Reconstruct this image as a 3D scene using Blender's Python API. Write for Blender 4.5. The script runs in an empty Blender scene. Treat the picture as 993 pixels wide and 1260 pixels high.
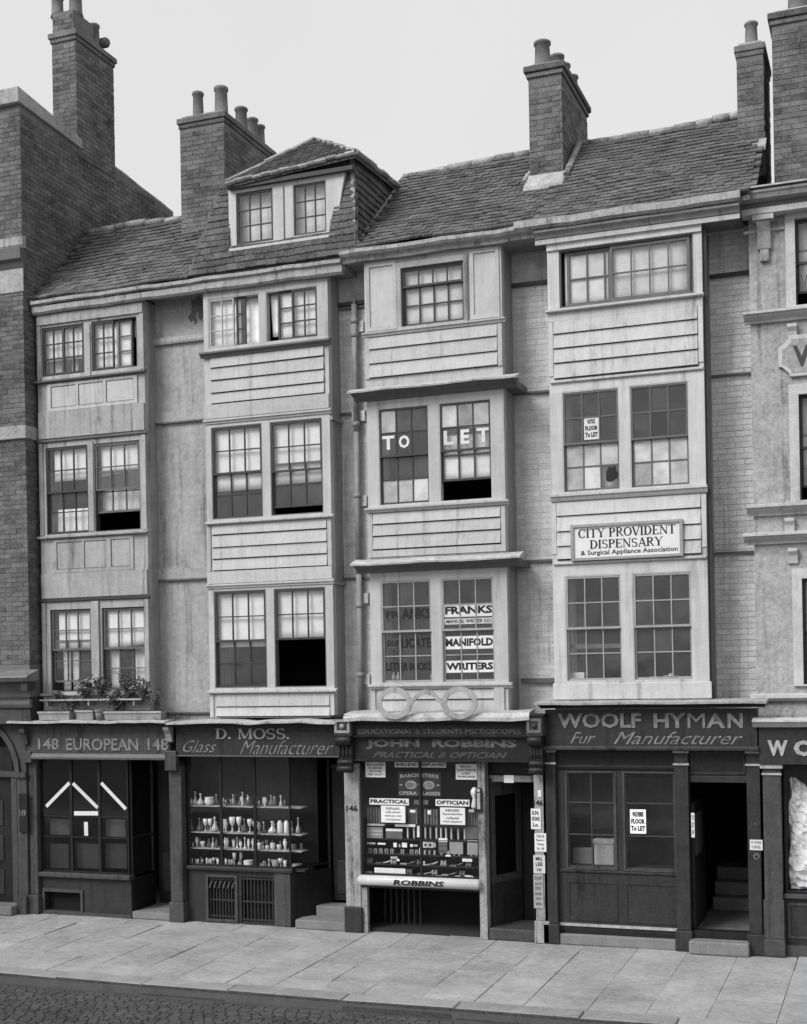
import bpy, math, random
from mathutils import Vector, Matrix
R = math.radians
random.seed(7)
sc = bpy.context.scene
col = sc.collection

# ------------------------------------------------------------------ camera
F, CX, CY, ROLL, B = 1624.0, 496.5, 826.0, R(1.03), R(20.7105)
CAM = Vector((12.81329, -17.66344, 3.68948))
fw = Vector((-math.sin(B), math.cos(B), 0)); rt = Vector((math.cos(B), math.sin(B), 0)); up = Vector((0, 0, 1))
ix = rt * math.cos(ROLL) - up * math.sin(ROLL); iy = rt * math.sin(ROLL) + up * math.cos(ROLL)
cd = bpy.data.cameras.new('camera'); cam = bpy.data.objects.new('camera', cd); col.objects.link(cam)
cam.matrix_world = Matrix(((ix.x, iy.x, -fw.x, CAM.x), (ix.y, iy.y, -fw.y, CAM.y), (ix.z, iy.z, -fw.z, CAM.z), (0, 0, 0, 1)))
cd.sensor_fit = 'VERTICAL'; cd.sensor_height = 24; cd.lens = 24 * F / 1260
cd.shift_y = (CY - 630) / 1260; cd.clip_end = 2000; cd.clip_start = .1
sc.camera = cam

# ------------------------------------------------------------------ world, sun, exposure
w = bpy.data.worlds.new("World"); sc.world = w; w.use_nodes = True
nt = w.node_tree; nt.nodes.clear()
SUN_EL, SUN_AZ = R(42), R(-32)      # azimuth: from the street side, to the left of the viewer
sky = nt.nodes.new('ShaderNodeTexSky'); sky.sky_type = 'NISHITA'; sky.sun_disc = False
sky.sun_elevation = SUN_EL; sky.sun_rotation = R(180) - SUN_AZ; sky.dust_density = 6; sky.air_density = 1.5; sky.ozone_density = 1
bw = nt.nodes.new('ShaderNodeRGBToBW')
mx = nt.nodes.new('ShaderNodeMix'); mx.data_type = 'FLOAT'; mx.inputs[0].default_value = .8
mx.inputs[3].default_value = 7.6                                    # even overcast veil over the sky
bg = nt.nodes.new('ShaderNodeBackground'); bg.inputs[1].default_value = .1
wo = nt.nodes.new('ShaderNodeOutputWorld')
nt.links.new(sky.outputs[0], bw.inputs[0]); nt.links.new(bw.outputs[0], mx.inputs[2])
wn = nt.nodes.new('ShaderNodeTexNoise'); wn.inputs['Scale'].default_value = 3.0; wn.inputs['Detail'].default_value = 6; wtc = nt.nodes.new('ShaderNodeTexCoord'); nt.links.new(wtc.outputs['Generated'], wn.inputs['Vector'])
wm = nt.nodes.new('ShaderNodeMath'); wm.operation = 'MULTIPLY_ADD'; wm.inputs[1].default_value = .16; wm.inputs[2].default_value = .92; nt.links.new(wn.outputs[0], wm.inputs[0])
wx = nt.nodes.new('ShaderNodeMath'); wx.operation = 'MULTIPLY'; nt.links.new(wm.outputs[0], wx.inputs[0]); nt.links.new(mx.outputs[0], wx.inputs[1])
nt.links.new(wx.outputs[0], bg.inputs[0]); nt.links.new(bg.outputs[0], wo.inputs[0])
sl = bpy.data.lights.new('sun', 'SUN'); sl.energy = 2.5; sl.angle = R(28); sl.color = (1, 1, 1)
so = bpy.data.objects.new('sun', sl); col.objects.link(so)
sd = Vector((math.sin(SUN_AZ) * math.cos(SUN_EL), -math.cos(SUN_AZ) * math.cos(SUN_EL), math.sin(SUN_EL)))
so.rotation_euler = (-sd).to_track_quat('-Z', 'Y').to_euler()
sc.view_settings.view_transform = 'Standard'; sc.view_settings.look = 'None'
sc.view_settings.exposure = 0.26; sc.view_settings.gamma = 1
sc.cycles.max_bounces = 8; sc.cycles.transparent_max_bounces = 12

# ------------------------------------------------------------------ survey: a point of the photograph onto a wall plane
def ray(x, y):
    x -= CX; y -= CY
    u = x * math.cos(ROLL) - y * math.sin(ROLL); v = x * math.sin(ROLL) + y * math.cos(ROLL)
    return fw + rt * (u / F) - up * (v / F)
def W(x, y, Y=-.4):
    d = ray(x, y); t = (Y - CAM.y) / d.y; p = CAM + d * t
    return p.x, p.z
def WR(x0, y0, x1, y1, Y=-.4):          # top-left and bottom-right -> x0,x1,z0,z1
    a, zt = W(x0, y0, Y); b, zb = W(x1, y1, Y)
    return a, b, zb, zt
def Z(x, y, Y=-.4): return W(x, y, Y)[1]
def X(x, y, Y=-.4): return W(x, y, Y)[0]
def zoom(ox, oy, s): return lambda x, y: (ox + x / s, oy + y / s)

# ------------------------------------------------------------------ materials
def mat(name, val, rough=.8, ns=2.5, na=.2, fs=45, fa=.12, rnd=0, bump=.15, bs=60, streak=0, spec=.25, metal=0):
    m = bpy.data.materials.new(name); m.use_nodes = True; t = m.node_tree; L = t.links.new
    b = t.nodes['Principled BSDF']; b.inputs['Roughness'].default_value = rough
    b.inputs['Specular IOR Level'].default_value = spec; b.inputs['Metallic'].default_value = metal
    g = t.nodes.new('ShaderNodeNewGeometry')
    def noise(scale, src, det=4):
        n = t.nodes.new('ShaderNodeTexNoise'); n.inputs['Scale'].default_value = scale; n.inputs['Detail'].default_value = det
        n.inputs['Roughness'].default_value = .62; L(src, n.inputs['Vector']); return n.outputs[0]
    def M(op, a, c, d=None):
        n = t.nodes.new('ShaderNodeMath'); n.operation = op
        for i, v in enumerate((a, c, d)):
            if v is None: continue
            if isinstance(v, (int, float)): n.inputs[i].default_value = v
            else: L(v, n.inputs[i])
        return n.outputs[0]
    pos = g.outputs['Position']
    s = M('MULTIPLY_ADD', noise(ns, pos), na * 3.2, 1 - na * 1.6)
    s = M('ADD', s, M('MULTIPLY_ADD', noise(9, pos, 6), na * 2.2, -na * 1.1))
    sp_ = M('MULTIPLY', M('MAXIMUM', M('SUBTRACT', noise(23, pos, 2), .66), 0), -na * 9)
    s = M('ADD', s, sp_)
    s = M('ADD', s, M('MULTIPLY_ADD', noise(fs, pos, 3), fa * 5, -fa * 2.5))
    if streak:
        v = t.nodes.new('ShaderNodeVectorMath'); v.operation = 'MULTIPLY'; L(pos, v.inputs[0]); v.inputs[1].default_value = (11, 11, .7)
        s = M('SUBTRACT', s, M('MULTIPLY', M('MAXIMUM', M('SUBTRACT', noise(.8, v.outputs[0], 6), .56), 0), streak * 32))
        s = M('SUBTRACT', s, M('MULTIPLY', M('MAXIMUM', M('SUBTRACT', noise(4.5, pos, 8), .60), 0), streak * 22))
        s = M('ADD', s, M('MULTIPLY_ADD', noise(1.5, v.outputs[0]), streak * 4.6, -streak * 2.3))
    if rnd:
        oi = t.nodes.new('ShaderNodeObjectInfo')
        f = M('FRACT', M('ADD', oi.outputs['Random'], g.outputs['Random Per Island']), 0)
        s = M('ADD', s, M('MULTIPLY_ADD', f, rnd * 2, -rnd))
    s = M('MAXIMUM', M('MULTIPLY', s, val), val * .2)
    L(s, b.inputs['Base Color'])
    if bump:
        bn = t.nodes.new('ShaderNodeBump'); bn.inputs['Strength'].default_value = bump; bn.inputs['Distance'].default_value = .02
        L(noise(bs, pos, 3), bn.inputs['Height']); L(bn.outputs[0], b.inputs['Normal'])
    return m
def glassmat(name, tint, ior, dirt, dval):
    m = bpy.data.materials.new(name); m.use_nodes = True; t = m.node_tree; t.nodes.clear(); L = t.links.new
    o = t.nodes.new('ShaderNodeOutputMaterial'); tr = t.nodes.new('ShaderNodeBsdfTransparent'); tr.inputs[0].default_value = (tint, tint, tint, 1)
    gl = t.nodes.new('ShaderNodeBsdfGlossy'); gl.inputs['Roughness'].default_value = .04
    lw = t.nodes.new('ShaderNodeLayerWeight'); lw.inputs[0].default_value = .5; pw = t.nodes.new('ShaderNodeMath'); pw.operation = 'POWER'; L(lw.outputs[1], pw.inputs[0]); pw.inputs[1].default_value = 5
    fr = t.nodes.new('ShaderNodeMath'); fr.operation = 'MULTIPLY_ADD'; L(pw.outputs[0], fr.inputs[0]); fr.inputs[1].default_value = .9; fr.inputs[2].default_value = ((ior - 1) / (ior + 1)) ** 2
    a = t.nodes.new('ShaderNodeMixShader'); b = t.nodes.new('ShaderNodeMixShader'); df = t.nodes.new('ShaderNodeBsdfDiffuse'); df.inputs[0].default_value = (dval, dval, dval, 1)
    g = t.nodes.new('ShaderNodeNewGeometry'); n = t.nodes.new('ShaderNodeTexNoise'); n.inputs['Scale'].default_value = 5; n.inputs['Detail'].default_value = 5
    L(g.outputs['Position'], n.inputs['Vector'])
    oi = t.nodes.new('ShaderNodeObjectInfo')
    mm = t.nodes.new('ShaderNodeMath'); mm.operation = 'MULTIPLY'; L(n.outputs[0], mm.inputs[0])
    m2 = t.nodes.new('ShaderNodeMath'); m2.operation = 'MULTIPLY_ADD'; L(oi.outputs['Random'], m2.inputs[0]); m2.inputs[1].default_value = dirt * 1.4; m2.inputs[2].default_value = dirt * .8
    L(m2.outputs[0], mm.inputs[1])
    bn = t.nodes.new('ShaderNodeBump'); bn.inputs['Strength'].default_value = .12; bn.inputs['Distance'].default_value = .01
    n2 = t.nodes.new('ShaderNodeTexNoise'); n2.inputs['Scale'].default_value = 4; L(g.outputs['Position'], n2.inputs['Vector']); L(n2.outputs[0], bn.inputs['Height']); L(bn.outputs[0], gl.inputs['Normal'])
    L(fr.outputs[0], a.inputs[0]); L(tr.outputs[0], a.inputs[1]); L(gl.outputs[0], a.inputs[2])
    L(mm.outputs[0], b.inputs[0]); L(a.outputs[0], b.inputs[1]); L(df.outputs[0], b.inputs[2]); L(b.outputs[0], o.inputs[0])
    return m
m_brick = mat('dark_brick', .125, .9, 1.6, .5, 40, .35, rnd=.26, bump=.4, bs=90)
m_brick2 = mat('chimney_brick', .135, .9, 2, .5, 40, .35, rnd=.28, bump=.4, bs=90)
m_mortar = mat('mortar', .15, .95, 3, .2)
m_pbrick = mat('painted_brick', .54, .85, 2, .16, 40, .14, rnd=.1, bump=.5, bs=70, streak=.07)
m_pbrick2 = mat('limewashed_brick', .72, .85, 2, .2, 40, .14, rnd=.1, bump=.6, bs=70, streak=.07)
m_pmortar = mat('painted_mortar', .52, .9, 2, .15, streak=.06)
m_plaster = mat('old_plaster', .34, .9, 1.6, .22, 14, .12, bump=.6, bs=14, streak=.09)
m_stucco = mat('stucco', .35, .9, 1.8, .28, 22, .18, bump=.5, bs=45, streak=.1)
m_stucco_l = mat('pale_stucco_trim', .48, .85, 2, .2, 40, .12, bump=.3, streak=.08)
m_cream = mat('cream_timber_paint', .49, .6, 2.2, .12, 50, .09, rnd=.07, bump=.15, streak=.08)
m_mid = mat('stone_colour_timber_paint', .44, .6, 2.2, .12, 50, .09, rnd=.07, bump=.15, streak=.08)
m_grey = mat('weathered_timber_paint', .35, .7, 2.2, .2, 40, .13, rnd=.09, bump=.3, streak=.13)
m_side = mat('grey_paint_and_return_shade', .27, .7, 2.2, .2, 40, .1, bump=.2, streak=.1)  # bay returns painted darker to carry their shade; also plain grey trim
m_frame_d = mat('dark_window_frame', .05, .5, 3, .2)
m_frame_m = mat('mid_window_frame', .12, .5, 3, .2)
m_bar_l = mat('pale_glazing_bars', .30, .5, 3, .2)
m_tile = mat('clay_roof_tile', .105, .95, 2.2, .4, 30, .4, rnd=.28, bump=.6, bs=50)
m_ridge = mat('lichened_ridge_mortar', .30, .95, 5, .35, 40, .3, rnd=.3, bump=.7, bs=40)
m_lead = mat('pale_lead', .43, .6, 4, .3, 30, .15, bump=.4, bs=18, streak=.1)
m_leadd = mat('dark_lead', .16, .6, 4, .3, 30, .15, bump=.4, bs=18)
m_gutter = mat('gutter_paint', .34, .7, 5, .32, 30, .2, bump=.3, streak=.14)
m_shopd = mat('dark_shop_paint', .016, .45, 4, .3, 30, .2, bump=.1, streak=.1)
m_shopm = mat('brown_shop_paint', .030, .5, 4, .25, 30, .2, bump=.15, streak=.12)
m_shopg = mat('grey_shop_paint', .058, .55, 4, .25, 30, .2, bump=.15, streak=.15)
m_pil = mat('pale_pilaster_paint', .27, .6, 2.5, .3, 30, .2, bump=.2, streak=.2)
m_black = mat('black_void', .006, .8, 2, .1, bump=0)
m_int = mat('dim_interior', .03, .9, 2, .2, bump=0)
m_iron = mat('cast_iron_paint', .26, .6, 5, .25, bump=.2)
m_irond = mat('black_iron', .03, .5, 5, .2)
m_pave = mat('york_stone', .30, .9, 1.1, .32, 25, .15, rnd=.09, bump=.35, bs=30)
m_pavej = mat('paving_joint_dirt', .09, .95)
m_kerb = mat('granite_kerb', .27, .8, 3, .2, 60, .25, rnd=.15, bump=.3)
m_kerb_shade = mat('kerb_face_shade', .05, .95, 5, .3, 30, .3, bump=.4)  # shade painted into the street face of the kerb stones
m_faint2 = mat('aged_dull_lettering', .085, .6, 12, .7, bump=0)
m_specs = mat('weathered_sign_paint', .33, .7, 4, .25, 40, .15, bump=.2, streak=.1)
m_road = mat('road_dirt', .06, .95, 3, .3)
m_sett = mat('granite_setts', .062, .9, 1.2, .35, 40, .35, rnd=.2, bump=.5, bs=30)
m_ground = mat('ground_earth', .12, .95)
m_white = mat('white_card', .64, .7, 5, .1, 60, .06, rnd=.1, bump=0)
m_bright = mat('lightened_white_card', .86, .7, 5, .1, 60, .05, rnd=.06, bump=0)  # lighter copy of the white card, offsetting shade on cards in shop windows
m_offw = mat('faded_paper', .46, .8, 8, .2, 60, .1, rnd=.15, bump=0)
m_cloth = mat('linen', .85, .9, 3, .14, 50, .05, bump=.1)
m_lace = mat('net_curtain', .70, .9, 7, .14, 50, .08, bump=.2)
m_gold = mat('dull_gilt_lettering', .19, .5, 14, .6, bump=0)
m_pale = mat('pale_lettering', .33, .5, 14, .45, bump=0)
m_faint = mat('faded_lettering', .07, .5, 6, .35, bump=0)
m_ink = mat('black_ink', .02, .7, bump=0)
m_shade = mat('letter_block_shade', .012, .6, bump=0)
m_brass = mat('polished_sill_tube', .5, .35, 5, .12, bump=0, spec=.6)
m_pot = mat('clay_pot', .17, .9, 3, .3, 40, .15, rnd=.2, bump=.4)
m_leaf = mat('leaf_green', .075, .7, 6, .3, rnd=.5, bump=0)
m_petal = mat('pale_petal', .5, .7, rnd=.3, bump=0)
m_china = mat('white_china', .72, .25, 4, .08, rnd=.1, bump=0, spec=.6)
m_gware = mat('pale_glassware', .45, .15, 4, .2, rnd=.3, bump=0, spec=.9)
m_gdark = mat('dark_glassware', .09, .12, 4, .2, rnd=.5, bump=0, spec=1)
m_wood = mat('worn_wood', .13, .6, 4, .3, rnd=.3, bump=.2)
m_stone = mat('worn_step_stone', .19, .9, 4, .2, bump=.4)
g_win = glassmat('window_glass', .985, 1.5, .07, .4)
g_dirty = glassmat('dusty_window_glass', .98, 1.5, .09, .35)
g_shop = glassmat('shop_plate_glass', .985, 1.38, .02, .2)
g_white = glassmat('whitewashed_glass', .8, 1.5, .9, .62)

# ------------------------------------------------------------------ mesh helpers
WL = {}
def wloc(o): return WL.get(o.name, Vector((0, 0, 0))) if o else Vector((0, 0, 0))
def tag(o, label=None, cat=None, group=None, kind=None):
    if label: o['label'] = label
    if cat: o['category'] = cat
    if group: o['group'] = group
    if kind: o['kind'] = kind
    return o
def thing(name, label, cat, loc=(0, 0, 0), group=None):
    o = bpy.data.objects.new(name, None); col.objects.link(o); o.location = loc; WL[o.name] = Vector(loc); o.empty_display_size = .1
    return tag(o, label, cat, group)
class MB:
    def __init__(s): s.v = []; s.f = []
    def hexa(s, p):            # 8 points: bottom 4 (ccw from above), top 4
        n = len(s.v); s.v += [tuple(q) for q in p]
        for f in ((0, 3, 2, 1), (4, 5, 6, 7), (0, 1, 5, 4), (1, 2, 6, 5), (2, 3, 7, 6), (3, 0, 4, 7)): s.f.append([n + i for i in f])
        return s
    def box(s, x0, x1, y0, y1, z0, z1):
        if x1 < x0: x0, x1 = x1, x0
        if y1 < y0: y0, y1 = y1, y0
        if z1 < z0: z0, z1 = z1, z0
        return s.hexa([(x0, y0, z0), (x1, y0, z0), (x1, y1, z0), (x0, y1, z0), (x0, y0, z1), (x1, y0, z1), (x1, y1, z1), (x0, y1, z1)])
    def prism(s, poly, a0, a1, axis='x'):   # poly in the other two axes
        n = len(s.v); k = len(poly)
        def mk(a, p):
            return (a, p[0], p[1]) if axis == 'x' else ((p[0], a, p[1]) if axis == 'y' else (p[0], p[1], a))
        s.v += [mk(a0, p) for p in poly] + [mk(a1, p) for p in poly]
        s.f.append([n + i for i in range(k)][::-1]); s.f.append([n + k + i for i in range(k)])
        for i in range(k): s.f.append([n + i, n + (i + 1) % k, n + k + (i + 1) % k, n + k + i])
        return s
    def lathe(s, prof, c=(0, 0, 0), n=10, axis='z'):
        b = len(s.v)
        for r_, z_ in prof:
            for i in range(n):
                a = 2 * math.pi * i / n; p, q = r_ * math.cos(a), r_ * math.sin(a)
                if axis == 'z': s.v.append((c[0] + p, c[1] + q, c[2] + z_))
                elif axis == 'x': s.v.append((c[0] + z_, c[1] + p, c[2] + q))
                else: s.v.append((c[0] + p, c[1] + z_, c[2] + q))
        for j in range(len(prof) - 1):
            for i in range(n):
                i2 = (i + 1) % n; s.f.append([b + j * n + i, b + j * n + i2, b + (j + 1) * n + i2, b + (j + 1) * n + i])
        s.f.append([b + i for i in range(n)][::-1]); s.f.append([b + (len(prof) - 1) * n + i for i in range(n)])
        return s
    def tube(s, pts, r, n=8):
        b = len(s.v); pts = [Vector(p) for p in pts]
        for j, p in enumerate(pts):
            d = (pts[min(j + 1, len(pts) - 1)] - pts[max(j - 1, 0)]).normalized()
            a = d.orthogonal().normalized() if abs(d.y) > .9 else d.cross(Vector((0, 1, 0))).normalized(); c = d.cross(a)
            for i in range(n):
                t = 2 * math.pi * i / n; s.v.append(tuple(p + a * (r * math.cos(t)) + c * (r * math.sin(t))))
        for j in range(len(pts) - 1):
            for i in range(n):
                i2 = (i + 1) % n; s.f.append([b + j * n + i, b + j * n + i2, b + (j + 1) * n + i2, b + (j + 1) * n + i])
        s.f.append([b + i for i in range(n)][::-1]); s.f.append([b + (len(pts) - 1) * n + i for i in range(n)])
        return s
    def mesh(s, name, m, off=Vector((0, 0, 0)), smooth=False):
        me = bpy.data.meshes.new(name); me.from_pydata([(x - off.x, y - off.y, z - off.z) for x, y, z in s.v], [], s.f)
        me.validate(); me.materials.append(m)
        if smooth:
            for p in me.polygons: p.use_smooth = len(p.vertices) == 4
        return me
    def build(s, name, m, parent=None, smooth=False, bevel=0):
        off = wloc(parent)
        me = s.mesh(name, m, off, smooth)
        o = bpy.data.objects.new(name, me); col.objects.link(o)
        if parent: o.parent = parent; WL[o.name] = off.copy()
        if bevel:
            b = o.modifiers.new('bevel', 'BEVEL'); b.width = bevel; b.segments = 2; b.limit_method = 'ANGLE'
        return o
def inst(name, me, loc, parent, rot=(0, 0, 0), scale=(1, 1, 1)):
    o = bpy.data.objects.new(name, me); col.objects.link(o)
    o.location = Vector(loc) - wloc(parent); o.rotation_euler = rot; o.scale = scale
    if parent: o.parent = parent
    WL[o.name] = Vector(loc)
    return o
_tc = {}
def text(body, x0, x1, z0, z1, Y, m, parent, shear=0, bold=0, name='lettering', depth=.003, arc=0):
    key = (body, shear, bold)
    if key not in _tc:
        c = bpy.data.curves.new('t', 'FONT'); c.body = body; c.shear = shear; c.offset = bold; c.resolution_u = 2
        o = bpy.data.objects.new('t', c); col.objects.link(o)
        dg = bpy.context.evaluated_depsgraph_get(); me = bpy.data.meshes.new_from_object(o.evaluated_get(dg))
        vs = [tuple(v.co) for v in me.vertices]; fs = [list(p.vertices) for p in me.polygons]
        bpy.data.objects.remove(o); bpy.data.curves.remove(c); bpy.data.meshes.remove(me)
        _tc[key] = (vs, fs)
    vs, fs = _tc[key]
    xs = [v[0] for v in vs]; ys = [v[1] for v in vs]; ax, bx, ay, by = min(xs), max(xs), min(ys), max(ys)
    if bx - ax < 1e-6 or by - ay < 1e-6: return None
    mb = MB()
    for v in vs:
        u = (v[0] - ax) / (bx - ax); q = (v[1] - ay) / (by - ay)
        z = z0 + q * (z1 - z0) + arc * (1 - (2 * u - 1) ** 2)
        mb.v.append((x0 + u * (x1 - x0), Y - depth, z))
    mb.f = [f for f in fs]
    return mb.build(name, m, parent)
def wall_open(name, x0, x1, z0, z1, Y0, Y1, ops, m, parent):
    mb = MB(); zs = sorted(set([z0, z1] + [z for o in ops for z in (o[2], o[3]) if z0 < z < z1]))
    for a, b in zip(zs[:-1], zs[1:]):
        mid = (a + b) / 2; cut = sorted([(o[0], o[1]) for o in ops if o[2] < mid < o[3]]); x = x0
        for c0, c1 in cut:
            if c0 > x: mb.box(x, c0, Y0, Y1, a, b)
            x = max(x, c1)
        if x < x1: mb.box(x, x1, Y0, Y1, a, b)
    return mb.build(name, m, parent)
def bx(name, x0, x1, y0, y1, z0, z1, m, parent, bevel=0): return MB().box(x0, x1, y0, y1, z0, z1).build(name, m, parent, bevel=bevel)

# moulding swept along x: profile in (y offset from wall toward the street, z)
def mould(name, x0, x1, Y, z, prof, m, parent, wav=0):
    n = max(1, int((x1 - x0) / .25)) if wav else 1
    mb = MB(); k = len(prof); rows = []
    for i in range(n + 1):
        x = x0 + (x1 - x0) * i / n; dz = wav * math.sin(x * 5.1 + z) + wav * .6 * math.sin(x * 13 + z * 3) if wav else 0
        rows.append([(x, Y - p, z + q + dz) for p, q in prof])
    for r_ in rows: mb.v += r_
    for i in range(n):
        for j in range(k): a = i * k; mb.f.append([a + j, a + (j + 1) % k, a + k + (j + 1) % k, a + k + j])
    mb.f.append(list(range(k))[::-1]); mb.f.append([n * k + j for j in range(k)])
    return mb.build(name, m, parent)
SILL = [(0, 0), (.05, 0), (.07, .012), (.07, .035), (.0, .055)]
BEAD = [(0, 0), (.02, 0), (.035, .01), (.035, .03), (.02, .04), (0, .045)]
CORN = [(0, 0), (.03, 0), (.05, .04), (.11, .07), (.12, .085), (.12, .11), (0, .125)]

# ------------------------------------------------------------------ brickwork
def brick_face(parent, x0, x1, z0, z1, Y, m, axis='y', n_indiv=0, name='brick', clip=None, seed=1, prd=.006):
    """bricks on a wall plane; axis 'y': plane facing the street at Y, x0..x1 run along X; axis 'x': plane facing +X at X=Y, x0..x1 run along Y"""
    rr = random.Random(seed); BL, BH = .225, .075; rows = int((z1 - z0) / BH); cells = []
    for r_ in range(rows):
        z = z0 + r_ * BH; x = x0 - (BL / 2 if r_ % 2 else 0)
        while x < x1 - .02:
            a, b = max(x, x0), min(x + BL, x1)
            if b - a > .04 and (clip is None or clip((a + b) / 2, z + BH / 2)): cells.append((a + .005, b - .005, z + .005, z + BH - .005))
            x += BL
    cells.sort(key=lambda c: c[2]); unit = {}
    st = MB()
    for i, (a, b, c, d) in enumerate(cells):
        p = prd * (.5 + rr.random())
        if i < n_indiv:
            L_ = round(b - a, 3); k = L_
            if k not in unit:
                mb = MB()
                if axis == 'y': mb.box(-L_ / 2, L_ / 2, -.01, .03, -(d - c) / 2, (d - c) / 2)
                else: mb.box(-.03, .01, -L_ / 2, L_ / 2, -(d - c) / 2, (d - c) / 2)
                unit[k] = mb.mesh('brick', m)
            if axis == 'y': inst(name, unit[k], ((a + b) / 2, Y - p + .01, (c + d) / 2), parent, rot=(0, rr.uniform(-.012, .012), 0))
            else: inst(name, unit[k], (Y + p - .01, (a + b) / 2, (c + d) / 2), parent)
        else:
            if axis == 'y': st.box(a, b, Y - p, Y + .02, c, d)
            else: st.box(Y - .02, Y + p, a, b, c, d)
    if st.v: tag(st.build('brickwork', m, parent), kind='stuff')
def chimney(parent, x0, x1, y0, y1, z0, z1, pots, capo=.06, seed=1, label=None, plain_top=False):
    c = bx('chimney_stack', x0, x1, y0, y1, z0, z1 - .02, m_mortar, parent)
    if label: c['label'] = label
    brick_face(c, x0, x1, z0, z1 - .17, y0, m_brick2, n_indiv=110, seed=seed)
    brick_face(c, y0, y1, z0, z1 - .17, x1, m_brick2, axis='x', n_indiv=60, seed=seed + 1)
    mb = MB().box(x0 - capo * .5, x1 + capo * .5, y0 - capo * .5, y1 + capo * .5, z1 - .16, z1 - .09).box(x0 - capo, x1 + capo, y0 - capo, y1 + capo, z1 - .088, z1)
    mb.build('chimney_cap', m_brick2, c, bevel=.012)
    fl = MB().box(x0 + .02, x1 - .02, y0 + .02, y1 - .02, z1 + .001, z1 + .05); fl.build('mortar_flaunching', m_ridge, c, bevel=.02)
    for (px, py, h, r_) in pots:
        MB().lathe([(r_ * 1.25, 0), (r_ * 1.2, h * .12), (r_ * 1.02, h * .2), (r_ * .92, h * .86), (r_ * 1.1, h * .89), (r_ * 1.1, h * .97), (r_ * .95, h)], (px, py, z1 + .03), 14).build('chimney_pot', m_pot, c, smooth=True)
    return c

# ------------------------------------------------------------------ roof tiles
def tiles(parent, xa, xb, E, Rg, seed=3, n_indiv=290, gauge=.118, skip=None, name='roof_tile', sag=.03, wid=.165, thick=.03):
    """xa(t), xb(t): left and right limit at t in 0..1 up the slope; E, Rg = (Y, Z) of eave and ridge"""
    rr = random.Random(seed); e, g = Vector((0, E[0], E[1])), Vector((0, Rg[0], Rg[1])); d = g - e; Ls = d.length; d.normalize()
    pitch = math.atan2(d.z, d.y); nrm = Vector((0, -math.sin(pitch), math.cos(pitch)))
    me = MB().box(-wid / 2 + .0015, wid / 2 - .0015, 0, gauge * 1.75, 0, thick).mesh('roof_tile', m_tile)
    n = int(Ls / gauge); cnt = 0; st = MB(); lo = MB()
    x_lo, x_hi = min(xa(0), xa(1)), max(xb(0), xb(1))
    for i in range(n):
        t = i / n; x = xa(t) + (wid / 2 if i % 2 else 0)
        wob = rr.uniform(-.006, .006)
        while x < xb(t) - .03:
            cx_ = x + wid / 2
            if cx_ < xb(t) + .02 and not (skip and skip(cx_, t)):
                sg = -sag * math.sin(t * 3.0) * (.6 + .4 * math.sin(cx_ * 1.7)) + .012 * math.sin(cx_ * 3.1 + i * .4)
                p = e + d * (i * gauge + wob + rr.uniform(-.008, .008)) + nrm * (.015 + sg + rr.uniform(-.004, .004)); p.x = cx_
                rot = (pitch - .13, rr.uniform(-.02, .02), rr.uniform(-.012, .012))
                if cnt < n_indiv: inst(name, me, p, parent, rot=rot)
                else:
                    mm = Matrix.Translation(p) @ Matrix.Rotation(rot[0], 4, 'X') @ Matrix.Rotation(rot[1], 4, 'Y')
                    st.hexa([mm @ v.co for v in me.vertices])
                cnt += 1
            x += wid
    if st.v: tag(st.build('roof_tiles', m_tile, parent), kind='stuff')
    return nrm

def ridge(parent, x0, x1, Y, z, sag=.03, seed=4):
    rr = random.Random(seed); x = x0
    while x < x1:
        l = min(rr.uniform(.2, .4), x1 - x + .02); dz = rr.uniform(-.012, .012) + sag * math.sin(x * 1.9)
        MB().lathe([(.06, 0), (.066, l * .5), (.06, l - .004)], (x, Y, z + dz), 8, axis='x').build('ridge_tile', m_ridge, parent, smooth=True); x += l

# ------------------------------------------------------------------ windows
def sash(win, x0, x1, z0, z1, Y, cols, rows, mbar, glass, name='sash', rail=.032, bar=.016, zs=None, xs=None, gl=None):
    """one glazed sash; zs: inner row boundaries; gl: dict (c,r)->material, r from the top"""
    mb = MB().box(x0, x0 + rail, Y, Y + .035, z0, z1).box(x1 - rail, x1, Y, Y + .035, z0, z1)
    mb.box(x0 + rail, x1 - rail, Y, Y + .035, z0, z0 + rail * 1.15).box(x0 + rail, x1 - rail, Y, Y + .035, z1 - rail, z1)
    ix0, ix1, iz0, iz1 = x0 + rail, x1 - rail, z0 + rail * 1.15, z1 - rail
    xs = xs or [ix0 + (ix1 - ix0) * i / cols for i in range(1, cols)]; zs = zs or [iz0 + (iz1 - iz0) * i / rows for i in range(1, rows)]
    for x in xs: mb.box(x - bar / 2, x + bar / 2, Y + .003, Y + .032, iz0, iz1)
    ex = [ix0] + list(xs) + [ix1]
    for z in zs:
        for a, b in zip(ex[:-1], ex[1:]): mb.box(a + (bar / 2 if a != ix0 else 0), b - (bar / 2 if b != ix1 else 0), Y + .005, Y + .03, z - bar / 2, z + bar / 2)
    mb.build(name, mbar, win)
    ez = [iz0] + list(zs) + [iz1]; nr = len(ez) - 1
    for r_ in range(nr):
        for c in range(len(ex) - 1):
            a, b, p, q = ex[c], ex[c + 1], ez[r_], ez[r_ + 1]; gm = (gl or {}).get((c, nr - 1 - r_), glass)
            if gm is None: continue
            me = MB().box(-(b - a) / 2 + .002, (b - a) / 2 - .002, -.0015, .0015, -(q - p) / 2 + .002, (q - p) / 2 - .002).mesh('pane', gm)
            inst('pane', me, ((a + b) / 2, Y + .017, (p + q) / 2), win, rot=(random.uniform(-.012, .012), 0, random.uniform(-.014, .014)))
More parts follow.
